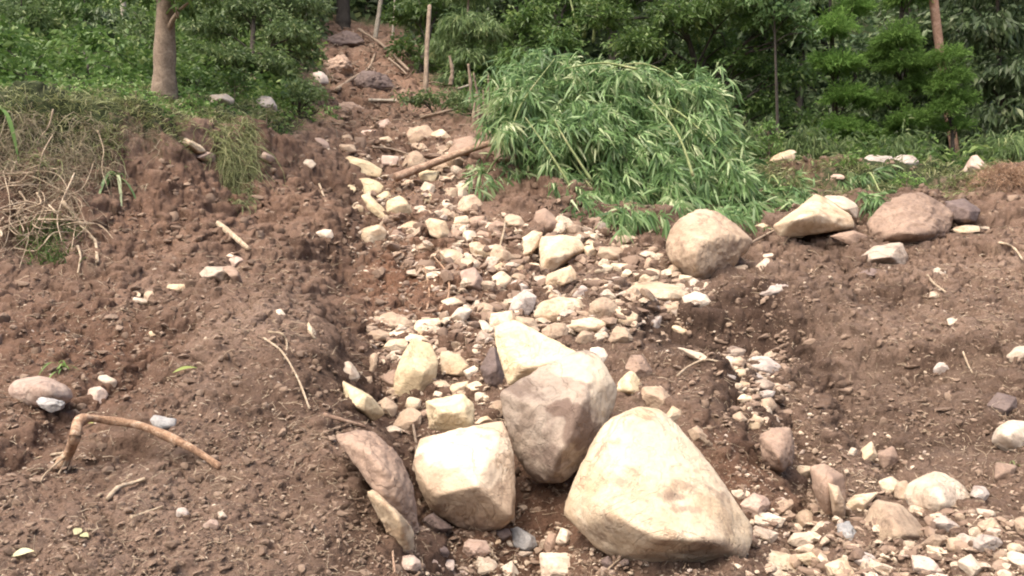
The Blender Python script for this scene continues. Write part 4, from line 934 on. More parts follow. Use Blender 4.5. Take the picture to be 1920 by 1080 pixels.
def plant(name, label, cat, base, clumps, leaf, bark, size=.13, wid=.45, style='leaf', dens=1.0, r0=.12, group=None, trunk=None, seed=1, parts=('trunk', 'crown'), droop=.3, limb=.35):
    """base (picture column, metres ahead); clumps (column, row, radius in picture px, metres ahead)"""
    r = np.random.default_rng(seed); bx = (base[0]-960)/F*base[1]; b = np.array([bx, base[1], float(H(bx, base[1]))-.08])
    root = empty(name, b); tag(root, label, cat, group)
    cl = [(at(c[0], c[1], c[3] if len(c) > 3 else base[1]), c[2]/F*(c[3] if len(c) > 3 else base[1])) for c in clumps]
    top = max(c[0][2] for c in cl)
    if trunk is None:
        hi = cl[int(np.argmax([c[0][2] for c in cl]))][0]; trunk = [b, b*.6+hi*.4+np.array([0, 0, .2]), hi]
    specs = [(trunk, r0, r0*.3, dict(n=30, sides=16, seed=seed, knob=.07))]
    tp = smooth_path(trunk, 30)
    for c, R in cl:
        k = int(np.argmin(np.linalg.norm(tp-(c-np.array([0, 0, R*.9])), axis=1))); k = min(k, 27)
        q = tp[k]; md = (q+c)/2+np.array([0, 0, .12*np.linalg.norm(c-q)])
        specs.append(([q, md, c], r0*limb*(1-k/45), .012, dict(n=10, sides=5, seed=seed+k)))
        for j in range(2):
            e = c+unit(r.normal(size=3))*R*.8; specs.append(([md, (md+e)/2+r.normal(0, .08, 3), e], r0*limb*.4, .008, dict(n=7, sides=4, seed=k+j)))
    tubes(parts[0], specs, M[bark], root, b)
    Ps, Ds, Ts = [], [], []
    for c, R in cl:
        n = int(dens*min(7000, 2.6*math.pi*R*R/(size*size*wid*.5)))
        a_, d_, t_ = clump_leaves(c, R, n, r, size, style); Ps.append(a_); Ds.append(d_); Ts.append(t_)
    P = np.vstack(Ps); D = np.vstack(Ds); T_ = np.concatenate(Ts)
    L = size*r.uniform(.6, 1.35, len(P))
    leaf_obj(parts[1], P, D, L, L*wid, r, M[leaf], root, b, droop, False, T_)
    return root

# ------------------------------------------------------------------ forest behind the slide
def copy_tree(o, parent=None):
    c = o.copy(); COL.objects.link(c); c.parent = parent
    for ch in list(o.children): copy_tree(ch, c)
    return c
# tall trees of the dark second rank: three individuals built, the others copied
def tall(seed, leaf, label):
    base = (960, 30.0); cl = []; r = random.Random(seed)
    for k in range(15):
        z = -120+k*62 + r.uniform(-20, 20); cl.append((960+r.uniform(-95, 95), 470-z*.95, r.uniform(60, 100), 30+r.uniform(-1.7, 1.7)))
    return plant('forest_tree', label, 'tree', base, cl, leaf, 'darkbark', size=.26, wid=.5, dens=.75, r0=.22, seed=seed, group='dark forest trees behind the slide')
def settle(o, px, Y, rz, sc=1.0):
    x = (px-960)/F*Y; o.location = (x, Y, float(H(x, Y))-.2); o.rotation_euler = (0, 0, rz); o.scale = (sc, sc, sc)
kinds = [tall(3, 'deep', ''), tall(8, 'deep', ''), tall(15, 'deep', '')]
spots = [(-60, 27, 'tall dark forest tree beyond the left edge of the view'), (90, 29, 'dark forest tree behind the bright undergrowth at far left'), (200, 31, 'dark forest tree left of the thick bare trunk'),
 (380, 30, 'forest tree just right of the thick bare trunk, behind the shrub'), (500, 33, 'forest tree behind the tall teal shrub, left of the scar'), (590, 39, 'far forest tree left of the head of the scar'),
 (690, 40, 'far forest tree over the head of the scar'), (780, 37, 'far forest tree right of the two slim pale trunks'), (870, 35, 'dark forest tree behind the grey-green feathery tree'), (960, 33, 'dark forest tree behind the broken stump'),
 (1060, 31, 'forest tree behind the bright fallen bamboo, left half'), (1160, 30, 'forest tree behind the bright fallen bamboo, right half'), (1270, 29, 'forest tree hidden behind the broadleaf tree, left side'), (1380, 31, 'forest tree hidden behind the broadleaf tree, right side'),
 (1490, 29, 'forest tree between broadleaf tree and the first conifer'), (1600, 30, 'forest tree behind the first conifer'), (1700, 32, 'forest tree behind the middle conifer'), (1800, 29, 'forest tree behind the reddish leaning trunk'),
 (1890, 28, 'forest tree behind the dark big-leaved tree at the right edge'), (1990, 27, 'forest tree beyond the right edge of the view'), (300, 36, 'forest tree straight behind the thick bare trunk, farther back')]
ra = random.Random(4)
for i, (px, Y, lb) in enumerate(spots):
    o = kinds[i] if i < 3 else copy_tree(kinds[i % 3]); o['label'] = lb; settle(o, px, Y, ra.uniform(0, 6.28), ra.uniform(.9, 1.25))

# left of the scar
b = G(307, 180); Yb = b[1]
T0 = [at(306, 190, Yb), at(307, 100, Yb), at(310, -60, Yb), at(306, -330, Yb)]
plant('thick_trunk_tree', 'big tree with a thick bare brown trunk on the left bank', 'tree', (306, Yb),
      [(290, -15, 55, Yb), (360, 0, 60, Yb-.4), (250, -60, 80, Yb+.5), (400, -60, 90, Yb), (310, -160, 110, Yb), (210, -180, 90, Yb+1), (420, -190, 90, Yb-1), (300, -300, 130, Yb)], 'mid', 'bark', size=.15, r0=.235, trunk=T0, seed=31, dens=.8)
plant('tall_shrub', 'tall teal-green shrub between the thick trunk and the slide scar', 'shrub', (470, 19.5),
      [(395, 60, 62, 20), (465, 35, 75, 20.5), (540, 75, 62, 20), (505, 130, 52, 19.5), (430, 118, 50, 19.3), (560, 20, 55, 21), (372, 115, 36, 19.3), (365, 15, 60, 21), (585, 110, 28, 20.5), (480, -30, 80, 21)], 'teal', 'darkbark', size=.12, seed=32, r0=.08, group='shrubs on the left bank')
plant('small_bush', 'small dark bush at the left edge of the slide scar', 'shrub', (560, 18.3), [(565, 172, 34, 18.2), (540, 185, 26, 17.9), (590, 190, 20, 18)], 'teal', 'darkbark', size=.10, seed=33, r0=.04, group='shrubs on the left bank')
plant('leafy_weed', 'bright broad-leaved weed patch at the far left under the forest', 'plant', (60, 15.5),
      [(15, 95, 50, 16.2), (75, 125, 42, 15.7), (40, 160, 36, 15), (-40, 130, 60, 15.5), (110, 165, 28, 14.8)], 'bright', 'darkbark', size=.17, wid=.5, seed=34, r0=.03, group='weeds on the left bank')
plant('leafy_weed', 'bright broad-leaved weed patch between far left and the thick trunk', 'plant', (170, 16),
      [(150, 85, 38, 17), (175, 125, 34, 16.3), (215, 150, 30, 15.8), (235, 105, 30, 17), (150, 165, 24, 15.3)], 'bright', 'darkbark', size=.16, wid=.5, seed=35, r0=.03, group='weeds on the left bank')
plant('leafy_weed', 'low green weeds right beside the foot of the thick trunk', 'plant', (375, 17.5), [(350, 150, 24, 17.4), (385, 160, 22, 17.2), (260, 165, 20, 17)], 'mid', 'darkbark', size=.12, wid=.5, seed=36, r0=.03, group='weeds on the left bank')
def pole(name, label, pts, wpx, bark, cat='tree trunk', top=.8, group=None, knob=.08):
    P = [at(x, y, Y) for x, y, Y in pts]; s = pts[0][2]/F*wpx/2
    o = tubes(name, [(P, s, s*top, dict(n=26, sides=9, knob=knob, seed=wpx))], M[bark]); return tag(o, label, cat, group)
for i, (px, py, Y, rad, mt, lb) in enumerate([(40, 30, 21, 55, 'teal', 'dim shrub at the top left corner behind the bright weeds'), (140, 15, 22, 55, 'mid', 'dark shrub at the upper edge between top left corner and slim pale trunk'), (265, 60, 20.5, 34, 'teal', 'narrow shrub just left of the thick bare trunk'), (200, 50, 21.5, 38, 'deep', 'dark-leaved shrub left of the slim pale trunk foot')]):
    plant('shrub', lb, 'shrub', (px, Y), [(px-rad*.6, py+5, rad*.8, Y), (px+rad*.6, py+12, rad*.75, Y), (px, py-rad*.6, rad*.8, Y+.3), (px, py+rad*.7, rad*.6, Y-.2)], mt, 'darkbark', size=.16, wid=.4, style='hang' if i % 2 else 'leaf', seed=130+i, r0=.05, dens=.9, group='shrubs on the left bank')
pole('slim_trunk', 'slim pale trunk far behind the left weeds, left of the thick trunk', [(233, 75, 24), (231, 0, 24), (228, -120, 24)], 11, 'palebark', group='bare slim trunks in the forest')
pole('slim_trunk', 'thin leaning pale trunk at the top of the scar', [(703, 76, 32), (710, 30, 32), (718, -30, 32), (728, -140, 32)], 9, 'palebark', group='bare slim trunks in the forest')
pole('slim_trunk', 'thinner upright pale trunk right of the leaning one at the top of the scar', [(735, 84, 31.5), (739, 30, 31.5), (744, -80, 31.5)], 6, 'palebark', group='bare slim trunks in the forest')
pole('bare_tree', 'dark thick trunk standing at the head of the scar', [(645, 62, 34), (644, 0, 34), (643, -160, 34)], 28, 'darkbark')
pole('slim_trunk', 'thin grey stem on the left of the dark trunk at the scar head', [(573, 38, 30), (575, -80, 30)], 5, 'palebark', group='bare slim trunks in the forest')
pole('slim_trunk', 'dark brown slender stem standing right of the scar', [(797, 205, 23), (799, 150, 23), (801, 90, 23.3), (806, 10, 23.6)], 10, 'bark', group='bare slim trunks in the forest')
plant('feathery_tree', 'grey-green feathery tree right of the slide scar', 'tree', (868, 26.5),
      [(868, 45, 40, 26), (915, 58, 38, 26), (838, 85, 38, 26.5), (880, 110, 42, 26), (930, 108, 36, 26.5), (858, 148, 32, 26), (905, 150, 32, 26.2), (880, -20, 50, 27)], 'teal', 'bark', size=.2, wid=.22, style='hang', seed=41, r0=.09, dens=1.3)
plant('dark_bush', 'dark bush at the top right of the slide scar', 'shrub', (785, 28), [(778, 40, 60, 29), (760, 100, 34, 28.5), (800, 120, 30, 28), (820, 20, 55, 29)], 'mid', 'darkbark', size=.17, seed=42, group='dark bushes under the forest')
plant('dark_bush', 'dark bush between the feathery tree and the fallen bamboo', 'shrub', (1000, 25), [(1000, 50, 62, 25.5), (1045, 90, 55, 25), (965, 120, 40, 25), (1010, 150, 40, 24.6), (950, 170, 26, 24), (1060, 10, 60, 26)], 'mid', 'darkbark', size=.17, seed=43, group='dark bushes under the forest')
plant('small_bush', 'low green bush at the foot of the dark slender stem', 'shrub', (820, 21.5), [(800, 192, 26, 21.4), (845, 195, 30, 21.2), (880, 205, 20, 20.8), (760, 190, 16, 21.6)], 'teal', 'darkbark', size=.11, seed=44, r0=.03)
# right of the scar
plant('broadleaf_tree', 'large broadleaf tree with pale sunlit leaves behind the fallen bamboo', 'tree', (1370, 20.8),
      [(1130, 45, 62, 20.5), (1195, 95, 58, 20), (1275, 50, 78, 20.3), (1370, 25, 78, 20), (1450, 50, 68, 19.7), (1495, 65, 40, 19.4), (1270, 150, 50, 20.5), (1400, 130, 62, 20.5), (1475, 150, 50, 20.2), (1335, 100, 58, 21.5), (1440, 210, 46, 20.5), (1500, 235, 36, 20.3), (1390, 210, 40, 21), (1180, 0, 70, 21), (1400, -60, 90, 20.3), (1250, -60, 90, 21)],
      'mid', 'darkbark', size=.135, seed=51, r0=.13, dens=.95, limb=.5)
plant('sunlit_sprig', 'bright yellow-green leafy top in front of the broadleaf tree, at the upper edge', 'branch', (1460, 19.3), [(1420, 8, 36, 19.1), (1480, 30, 30, 19), (1505, 62, 20, 19), (1440, 40, 24, 19.1), (1450, -20, 50, 19)], 'bamboo', 'darkbark', size=.15, seed=52, r0=.05, dens=.9)
CON = 'soft-crowned conifers on the right'
plant('conifer', 'soft green conifer nearest the broadleaf tree', 'conifer', (1572, 22.5), [(1562, 60, 46, 22), (1578, 128, 44, 22), (1590, 188, 46, 22), (1568, 248, 44, 22), (1600, 20, 40, 22.4), (1555, -30, 60, 22.5), (1545, 120, 30, 22.3), (1610, 250, 34, 22.2)], 'conifer', 'darkbark', size=.10, wid=.2, style='needle', seed=53, dens=1.5, group=CON)
plant('conifer', 'soft green conifer in the middle, with a broad rounded top', 'conifer', (1690, 22), [(1682, 82, 50, 21.6), (1698, 128, 48, 21.6), (1655, 110, 36, 22), (1722, 165, 36, 21.8), (1660, 195, 42, 22), (1705, 235, 46, 21.6), (1640, 265, 34, 22), (1690, 280, 38, 21.8), (1700, 0, 46, 22.5), (1690, -60, 60, 23)], 'conifer', 'darkbark', size=.10, wid=.2, style='needle', seed=54, dens=1.5, group=CON)
plant('conifer', 'slender soft green conifer beside the reddish leaning trunk', 'conifer', (1790, 21.5), [(1780, 112, 32, 21.2), (1788, 150, 34, 21.2), (1795, 190, 32, 21.3), (1770, 210, 30, 21.2), (1795, 240, 28, 21.4), (1765, 170, 26, 21.2)], 'conifer', 'darkbark', size=.10, wid=.2, style='needle', seed=55, dens=1.6, r0=.07, group=CON)
pole('leaning_trunk', 'reddish bare leaning trunk on the upper right', [(1797, 335, 22.6), (1788, 270, 22.8), (1776, 200, 23), (1762, 95, 22.6), (1750, 0, 22.6), (1738, -130, 22.8)], 16, 'redbark', top=1.0)
plant('big_leaf_tree', 'dark tree with dull drooping leaves at the right edge', 'tree', (1880, 23), [(1850, 55, 66, 22.6), (1905, 140, 64, 22.4), (1840, 150, 40, 22.8), (1875, 215, 48, 22.4), (1925, 40, 70, 23), (1900, 275, 34, 22), (1840, 250, 28, 22.6), (1940, 220, 50, 22.5), (1870, -30, 80, 23)], 'deep', 'darkbark', size=.24, wid=.45, style='hang', seed=56, dens=1.0)
plant('ridge_plant', 'small yellowish-green plant standing on the ridge beside the pale pointed rock', 'plant', (1442, 17.4), [(1440, 245, 18, 17.4), (1450, 268, 18, 17.4), (1432, 282, 15, 17.3)], 'bright', 'bark', size=.09, seed=57, r0=.025, dens=.8)
RB = 'low bamboo sprays behind the right ridge'
for i, (px, py, Y, rad, lb) in enumerate([(1515, 270, 18.4, 32, 'low bamboo spray under the first conifer'), (1585, 285, 18.3, 30, 'low bamboo spray between the first two conifers'), (1690, 275, 18.2, 28, 'pale-tipped bamboo spray above the flat ridge rock'),
        (1735, 290, 18, 24, 'small bamboo spray just left of the leaning trunk foot'), (1850, 285, 18, 30, 'bamboo spray right of the leaning trunk foot'), (1905, 275, 17.5, 34, 'bamboo spray at the right edge above the dry roots'), (1400, 262, 17.8, 28, 'bamboo spray left of the small ridge plant')]):
    plant('bamboo_spray', lb, 'bamboo', (px, Y), [(px-rad*.5, py, rad*.8, Y), (px+rad*.6, py+6, rad*.75, Y), (px, py-rad*.6, rad*.7, Y+.2)], 'teal', 'culm', size=.17, wid=.17, style='hang', seed=60+i, r0=.02, dens=1.2, group=RB, parts=('culm', 'foliage'), droop=.6)

# ------------------------------------------------------------------ the fallen bamboo
def bamboo(name, label, poly, n, seed, culms, yo=.2, depth=1.3, cat='bamboo', lean=(.35, -.5, -.75)):
    r = np.random.default_rng(seed); xs = [q[0] for q in poly]; yv = [q[1] for q in poly]; X, Y_ = [], []
    while len(X) < n:
        x, y = r.uniform(min(xs), max(xs)), r.uniform(min(yv), max(yv))
        if inside((x, y), poly) and gnoise(np.array([[x/55, y/42, seed*1.7]]))[0]+r.normal(0, .2) > -.04: X.append(x); Y_.append(y)
    for e in range(n//9):     # loose sprays sticking out past the mass
        i = r.integers(0, len(poly)); p0, p1 = poly[i], poly[(i+1) % len(poly)]; t = r.random(); X.append(p0[0]+(p1[0]-p0[0])*t+r.normal(0, 15)); Y_.append(min(p0[1]+(p1[1]-p0[1])*t+r.normal(0, 14), 418))
    n = len(X)
    X, Y_ = np.array(X), np.array(Y_); gr = ground(X, Y_)[:, 1]
    fr = (Y_-min(yv))/(max(yv)-min(yv)); Yd = np.minimum(gr-yo, 17.2-2.6*fr)-r.random(n)**2*depth*.7-.9*gnoise(P3(X/75, Y_/60, 3.3+seed))
    tw = np.stack([(X-960)/F*Yd, Yd, CZ+(540-Y_)/F*Yd], 1); o = tw.mean(0); o[2] = float(H(o[0], o[1]))
    root = empty(name, o); tag(root, label, cat)
    per = 8; P = np.repeat(tw, per, 0); base = np.array(lean)+.5*np.stack([(X-np.mean(xs))/300, X*0, -(Y_-min(yv))/300], 1)
    D = np.repeat(unit(base+r.normal(0, .62, (n, 3))), per, 0); m = len(P); t = np.tile(np.linspace(0, 1, per), n)[:, None]
    P = P+D*t*.16+r.normal(0, .02, (m, 3)); D2 = unit(D+r.normal(0, .5, (m, 3))); L = r.uniform(.14, .36, m)
    ti = np.clip(np.repeat(r.normal(.42, .22, n)+.35*gnoise(P3(X/60, Y_/50, seed*2.2)), per)+r.normal(0, .18, m), 0, 1)
    leaf_obj('foliage', P, D2, L, L*.135, r, M['bamboo'], root, o, .35, True, ti)
    tws = []
    for k in range(0, n, 12 if n > 200 else n): tws.append(([tw[k], tw[k]-D[k*per]*.16+np.array([0, .12, -.02]), tw[k]-D[k*per]*.26+np.array([0, .35, -.1])], .004, .006, dict(n=4, sides=3)))
    tubes('twigs', tws, M['culm'], root, o)
    for c in culms: tubes('culm', [([at(*q) for q in c], .026, .009, dict(n=24, sides=7, knob=.08))], M['culm'], root, o)
    return root
bamboo('fallen_bamboo', 'big mass of bright green bamboo fallen over the edge of the slide', [(925,180),(950,130),(1010,92),(1090,115),(1200,130),(1262,152),(1335,150),(1362,225),(1386,295),(1398,335),(1396,400),(1362,404),(1330,385),(1270,372),(1205,400),(1175,412),(1105,388),(1068,345),(1030,300),(985,262),(935,250)],
       2900, 5, [[(1120, 330, 16.4), (1060, 240, 16.2), (1000, 170, 16.3)], [(1045, 300, 16.2), (1100, 160, 16.4), (1210, 120, 16.2), (1330, 200, 15.6)], [(1120, 370, 15), (1065, 290, 15.3), (1020, 220, 15.6)], [(1150, 320, 16.2), (1230, 200, 15.8), (1330, 260, 15), (1390, 350, 14.4)],
                 [(1085, 375, 14.5), (1030, 285, 14.7), (985, 220, 15.0)], [(1110, 340, 14.5), (1060, 262, 14.6), (1040, 225, 14.8)], [(1195, 130, 15.6), (1130, 118, 15.8), (1060, 128, 15.9)], [(1300, 330, 13.9), (1270, 250, 14.2), (1215, 180, 14.8)], [(950, 290, 15.4), (975, 200, 15.4), (1040, 110, 15.8)], [(1220, 330, 15.9), (1280, 180, 15.9), (1345, 170, 15.6), (1370, 220, 15.3)]])
bamboo('bamboo_tuft', 'tuft of bamboo leaves hanging in front of the broad cream boulder', [(1390,345),(1440,325),(1500,330),(1520,365),(1480,385),(1420,410),(1390,395)], 150, 8, [[(1440, 345, 15.2), (1450, 330, 15.1), (1475, 370, 14.7)]], depth=.3)
bamboo('bamboo_tuft', 'tuft of drooping green blades on the ridge above the buried red-brown boulder', [(1600,322),(1640,318),(1665,345),(1650,380),(1615,370)], 90, 9, [[(1620, 335, 15.8), (1632, 325, 15.5), (1650, 360, 15)]], depth=.3)
bamboo('bamboo_tuft', 'bamboo twigs lying over the earth hump between log and fallen bamboo', [(880,300),(930,280),(1010,290),(1010,310),(930,330),(880,360)], 60, 12, [[(900, 350, 15.8), (930, 300, 15.9), (960, 285, 16)]], depth=.2)
# pale culm bases standing up from the edge
for i, (pts, wp, lb) in enumerate([([(958, 170, 16.6), (962, 145, 16.6)], 5, 'short pale bamboo stump left in the fallen bamboo'), ([(1095, 70, 21), (1100, 0, 21), (1104, -60, 21)], 7, 'upright bamboo culm behind the fallen bamboo, left one'), ([(1112, 80, 21), (1118, 10, 21), (1120, -60, 21)], 6, 'upright bamboo culm behind the fallen bamboo, right one'), ([(1084, 60, 21), (1072, 10, 21), (1060, -40, 21)], 4, 'thin leaning bamboo culm beside two upright ones')]):
    pole('bamboo_culm', lb, pts, wp, 'culm', 'bamboo', knob=.04)

# ------------------------------------------------------------------ grass, weeds, undergrowth
def veg_points(x0, x1, y0, y1, n, seed, lo=.5, poly=None):
    r = np.random.default_rng(seed); X = r.uniform(x0, x1, n); Y_ = r.uniform(y0, y1, n)
    if poly: k = np.array([inside(q, poly) for q in zip(X, Y_)]); X, Y_ = X[k], Y_[k]
    P = ground(X, Y_); return P[VEG(P[:, 0], P[:, 1]) > lo]
def ground_cover(name, P, per, size, wid, hgt, mat, label, cat, seed, blade=False, up=1.0, spread=.12, droop=.5):
    r = np.random.default_rng(seed); n = len(P); B = np.repeat(P, per, 0); m = len(B)
    hh = np.clip(.45+.9*gnoise(P*1.1+seed), .05, 1.2); hh = np.repeat(hh, per)
    sc = np.repeat(np.clip(P[:, 1]/16, .7, 2.0), per)
    B = B+r.normal(0, 1, (m, 3))*np.array([spread, spread, 0])*sc[:, None]; B[:, 2] = H(B[:, 0], B[:, 1])+r.random(m)*hgt*hh*sc
    D = unit(r.normal(size=(m, 3))*np.array([1, 1, .5])+np.array([0, 0, up])); L = size*r.uniform(.5, 1.4, m)*sc
    return tag(leaf_obj(name, B, D, L, L*wid, r, M[mat], None, (0, 0, 0), droop, blade), label, cat, kind='stuff')
r5 = np.random.default_rng(3)
def world_points(n, x0, x1, y0, y1, lo, seed):
    r = np.random.default_rng(seed); X = r.uniform(x0, x1, n)*1.0; Y_ = r.uniform(y0, y1, n); X = X*Y_
    P = np.stack([X, Y_, H(X, Y_)], 1); return P[VEG(X, Y_) > lo]
ground_cover('undergrowth', world_points(7500, -.75, .75, 17, 33, .6, 2), 9, .17, .45, .9, 'mid', 'low leafy undergrowth on the forest floor around the slide', 'undergrowth', 3)
ground_cover('undergrowth', world_points(6000, -.9, .9, 30, 58, .6, 5), 9, .30, .5, 1.6, 'deep', 'dark undergrowth on the steep forest slope behind', 'undergrowth', 4, spread=.3)
ground_cover('undergrowth', world_points(2000, -.75, -.16, 12.5, 20, .55, 6), 7, .11, .5, .35, 'bright', 'light green weeds growing on the left bank', 'undergrowth', 5)
GP = np.concatenate([veg_points(180, 560, 165, 290, 1100, 7, .35), veg_points(-80, 220, 170, 235, 350, 8, .5)])
ground_cover('grass', GP[gnoise(GP*1.6) > -.18], 6, .26, .06, .02, 'grass', 'pale green grass on top of the left bank', 'grass', 7, True, 1.2, .10)
GR = veg_points(1380, 1960, 295, 380, 1900, 9, .30); GR = GR[gnoise(GR*1.5+7) > -.02]
ground_cover('grass', GR, 6, .26, .06, .02, 'grass', 'pale green grass on the right ridge', 'grass', 8, True, 1.2, .12)
GD = veg_points(980, 1300, 330, 430, 500, 10, .15)
ground_cover('dead_grass', GD, 6, .3, .05, .02, 'hay', 'dry brown grass and twigs under the fallen bamboo', 'grass', 9, True, .5, .14)

def strands(P, D, L, W, r, fall=.6, curl=.12, seg=6):
    """soft ribbons with a round-ish cross section of three sides"""
    n = len(P); t = np.linspace(0, 1, seg); S = unit(np.cross(D, unit(r.normal(size=(n, 3))))); S2 = unit(np.cross(D, S))
    ph = r.uniform(0, 6.28, n); fr = r.uniform(2, 6, n)
    C = P[:, None]+D[:, None]*(L[:, None]*t)[:, :, None]; C[:, :, 2] -= (L*fall)[:, None]*t**2
    C = C+(S[:, None]*np.sin(ph[:, None]+fr[:, None]*t)[:, :, None]+S2[:, None]*np.cos(ph[:, None]*1.3+fr[:, None]*t)[:, :, None])*(L*curl)[:, None, None]*(t[None, :, None]**.7)
    a = np.array([0, 2.094, 4.188]); R = W[:, None]*(1-.75*t)
    V = C[:, :, None]+(S[:, None, None]*np.cos(a)[None, None, :, None]+S2[:, None, None]*np.sin(a)[None, None, :, None])*R[:, :, None, None]
    i = np.arange(n*seg*3).reshape(n, seg, 3); j = np.roll(i, -1, 2)
    return V.reshape(-1, 3), np.stack([i[:, :-1].ravel(), j[:, :-1].ravel(), j[:, 1:].ravel(), i[:, 1:].ravel()], 1)
def strand_obj(name, P, D, L, W, r, mat, label=None, cat=None, parent=None, kind=None, group=None, loc=None, **kw):
    V, Q = strands(P, D, L, W, r, **kw); n = len(P); o = P.mean(0) if loc is None else loc
    ob = mesh_obj(name, V-o, Q, M[mat], parent, loc=(0, 0, 0) if parent else o, attrs={'tint': np.repeat(np.clip(r.normal(.5, .22, n), 0, 1), len(V)//n)})
    return tag(ob, label, cat, group, kind)
# turf and dead grass hanging over the bank lip
def hanging(poly, n, seed, mat, ln, w, label, mixw=0, fall=.8, name='hanging_grass', dirr=(0, -.6, 0), curl=.28):
    r = np.random.default_rng(seed); xs = [q[0] for q in poly]; yv = [q[1] for q in poly]
    X = r.uniform(min(xs), max(xs), n*2); Y_ = r.uniform(min(yv), max(yv), n*2); k = np.array([inside(q, poly) for q in zip(X, Y_)]); P = ground(X[k], Y_[k])
    P = P[gnoise(P*2.2+seed)+r.normal(0, .15, len(P)) > -.1]; P[:, 1] -= .05; m = len(P); D = unit(np.array(dirr)+r.normal(0, .6, (m, 3)))
    return strand_obj(name, P, D, ln[0]+(ln[1]-ln[0])*r.random(m)**1.8, np.full(m, w)*r.uniform(.5, 1.5, m), r, mat, label, 'grass', kind='stuff', fall=fall, curl=curl)
hanging([(0,205),(200,225),(220,330),(150,380),(30,330),(0,300)], 900, 71, 'hay', (.25, .8), .006, 'dead brown grass and fine roots hanging over the left bank')
hanging([(0,200),(220,225),(225,300),(120,330),(0,280)], 500, 72, 'grass', (.2, .6), .006, 'green-brown grass hanging over the left bank above the bare roots')
hanging([(395,215),(480,225),(480,300),(468,330),(415,320),(400,270)], 900, 73, 'grass', (.25, .8), .008, 'pale green grass hanging down the bank face like a beard')
hanging([(420,290),(475,290),(478,385),(440,395)], 420, 78, 'grass', (.15, .4), .007, 'thin green grass trailing lower down the bank face')
hanging([(30,430),(150,420),(160,495),(60,498)], 420, 74, 'mid', (.1, .3), .007, 'dark green grass under the tangle of bare roots', fall=.2, dirr=(0, -.3, .9))
hanging([(190,225),(420,262),(560,290),(560,310),(400,300),(220,262)], 300, 75, 'hay', (.1, .4), .005, 'dry fringe of roots along the lip of the left bank')
hanging([(740,470),(860,470),(850,560),(770,580)], 90, 76, 'root', (.2, .7), .006, 'thin reddish roots hanging in the red earth hollow')
hanging([(735,345),(785,345),(780,365),(740,368)], 60, 77, 'root', (.2, .5), .008, 'reddish roots hanging below the lower end of the log')
# tangled bare roots on the left bank
tb = G(90, 440); tang = empty('root_tangle', tb); tag(tang, 'tangle of bare pale roots hanging on the left bank', 'roots')
rt = random.Random(12)
main = [[(-30,300),(40,330),(80,360),(70,430),(20,470)], [(0,340),(60,335),(120,350),(150,390),(120,430)], [(-20,400),(50,380),(110,395),(160,420),(130,460)], [(30,300),(25,360),(45,430),(30,495)], [(0,320),(20,380),(15,450),(-10,480)],
        [(80,345),(130,360),(165,420),(180,450),(186,495)], [(110,250),(85,290),(70,330),(40,350)], [(60,400),(20,420),(-20,440)], [(170,300),(150,345),(100,380),(60,450)], [(-20,350),(30,400),(90,420),(130,400)],
        [(140,330),(110,400),(120,460)], [(10,290),(60,310),(110,340),(140,400),(130,470)], [(100,210),(90,240),(72,265),(60,300)], [(190,240),(200,280),(190,320),(210,360)], [(0,440),(50,410),(100,420),(150,400)]]
for k in range(24):
    x, y = rt.uniform(-20, 130), rt.uniform(290, 430); a = rt.uniform(0, 6.28); q = [(x, y)]
    for j in range(4): a += rt.uniform(-.9, .9); x += math.cos(a)*38; y += abs(math.sin(a))*26-4; q.append((x, y))
    main.append(q)
for q in main:
    pts = []
    for (x, y) in q:
        g = G(x, min(y, 500)); off = rt.uniform(.04, .42); pts.append(at(x+rt.uniform(-9, 9), y+rt.uniform(-9, 9), g[1]-off))
    w_ = rt.uniform(.004, .014); tubes('root', [(pts, w_, w_*.4, dict(n=28, sides=6, knob=.25, seed=rt.random()*9))], M['straw'], tang, tb)
r = np.random.default_rng(88); Pq = ground(r.uniform(-30, 190, 380), r.uniform(290, 480, 380)); Pq[:, 1] -= .1
strand_obj('fine_roots', Pq, unit(r.normal(size=(380, 3))*np.array([1, .5, .6])+np.array([0, -.3, -.2])), r.uniform(.15, .5, 380), np.full(380, .004), r, 'straw', parent=tang, kind='stuff', loc=tb, fall=.3, curl=.2)
# heap of dry reddish roots on the right ridge
hb = G(1885, 350); heap = empty('dry_root_heap', hb); tag(heap, 'heap of dry orange-brown roots and earth at the right end of the ridge', 'roots')
r = np.random.default_rng(89); n = 1500; u = unit(r.normal(size=(n, 3))); u[:, 2] = np.abs(u[:, 2]); hc = at(1890, 352, hb[1]+.2)
strand_obj('root_mat', hc+u*np.array([.62, .4, .38])*r.random((n, 1))**.4, unit(u+r.normal(0, .6, (n, 3))), r.uniform(.1, .32, n), np.full(n, .006), r, 'root', parent=heap, kind='stuff', loc=hb, fall=.4, curl=.25)
V, Fc = rock_mesh(np.array([(-.6,-.3,-.2),(.6,-.3,-.2),(.6,.4,-.2),(-.6,.4,-.2),(-.3,-.1,.26),(.3,0,.3),(0,.3,.25)]), 4, 10, .1, 3)
mesh_obj('earth_ball', V+(hc-hb), Fc, M['clod'], heap)
bs = [([(150, -60)], 0)]
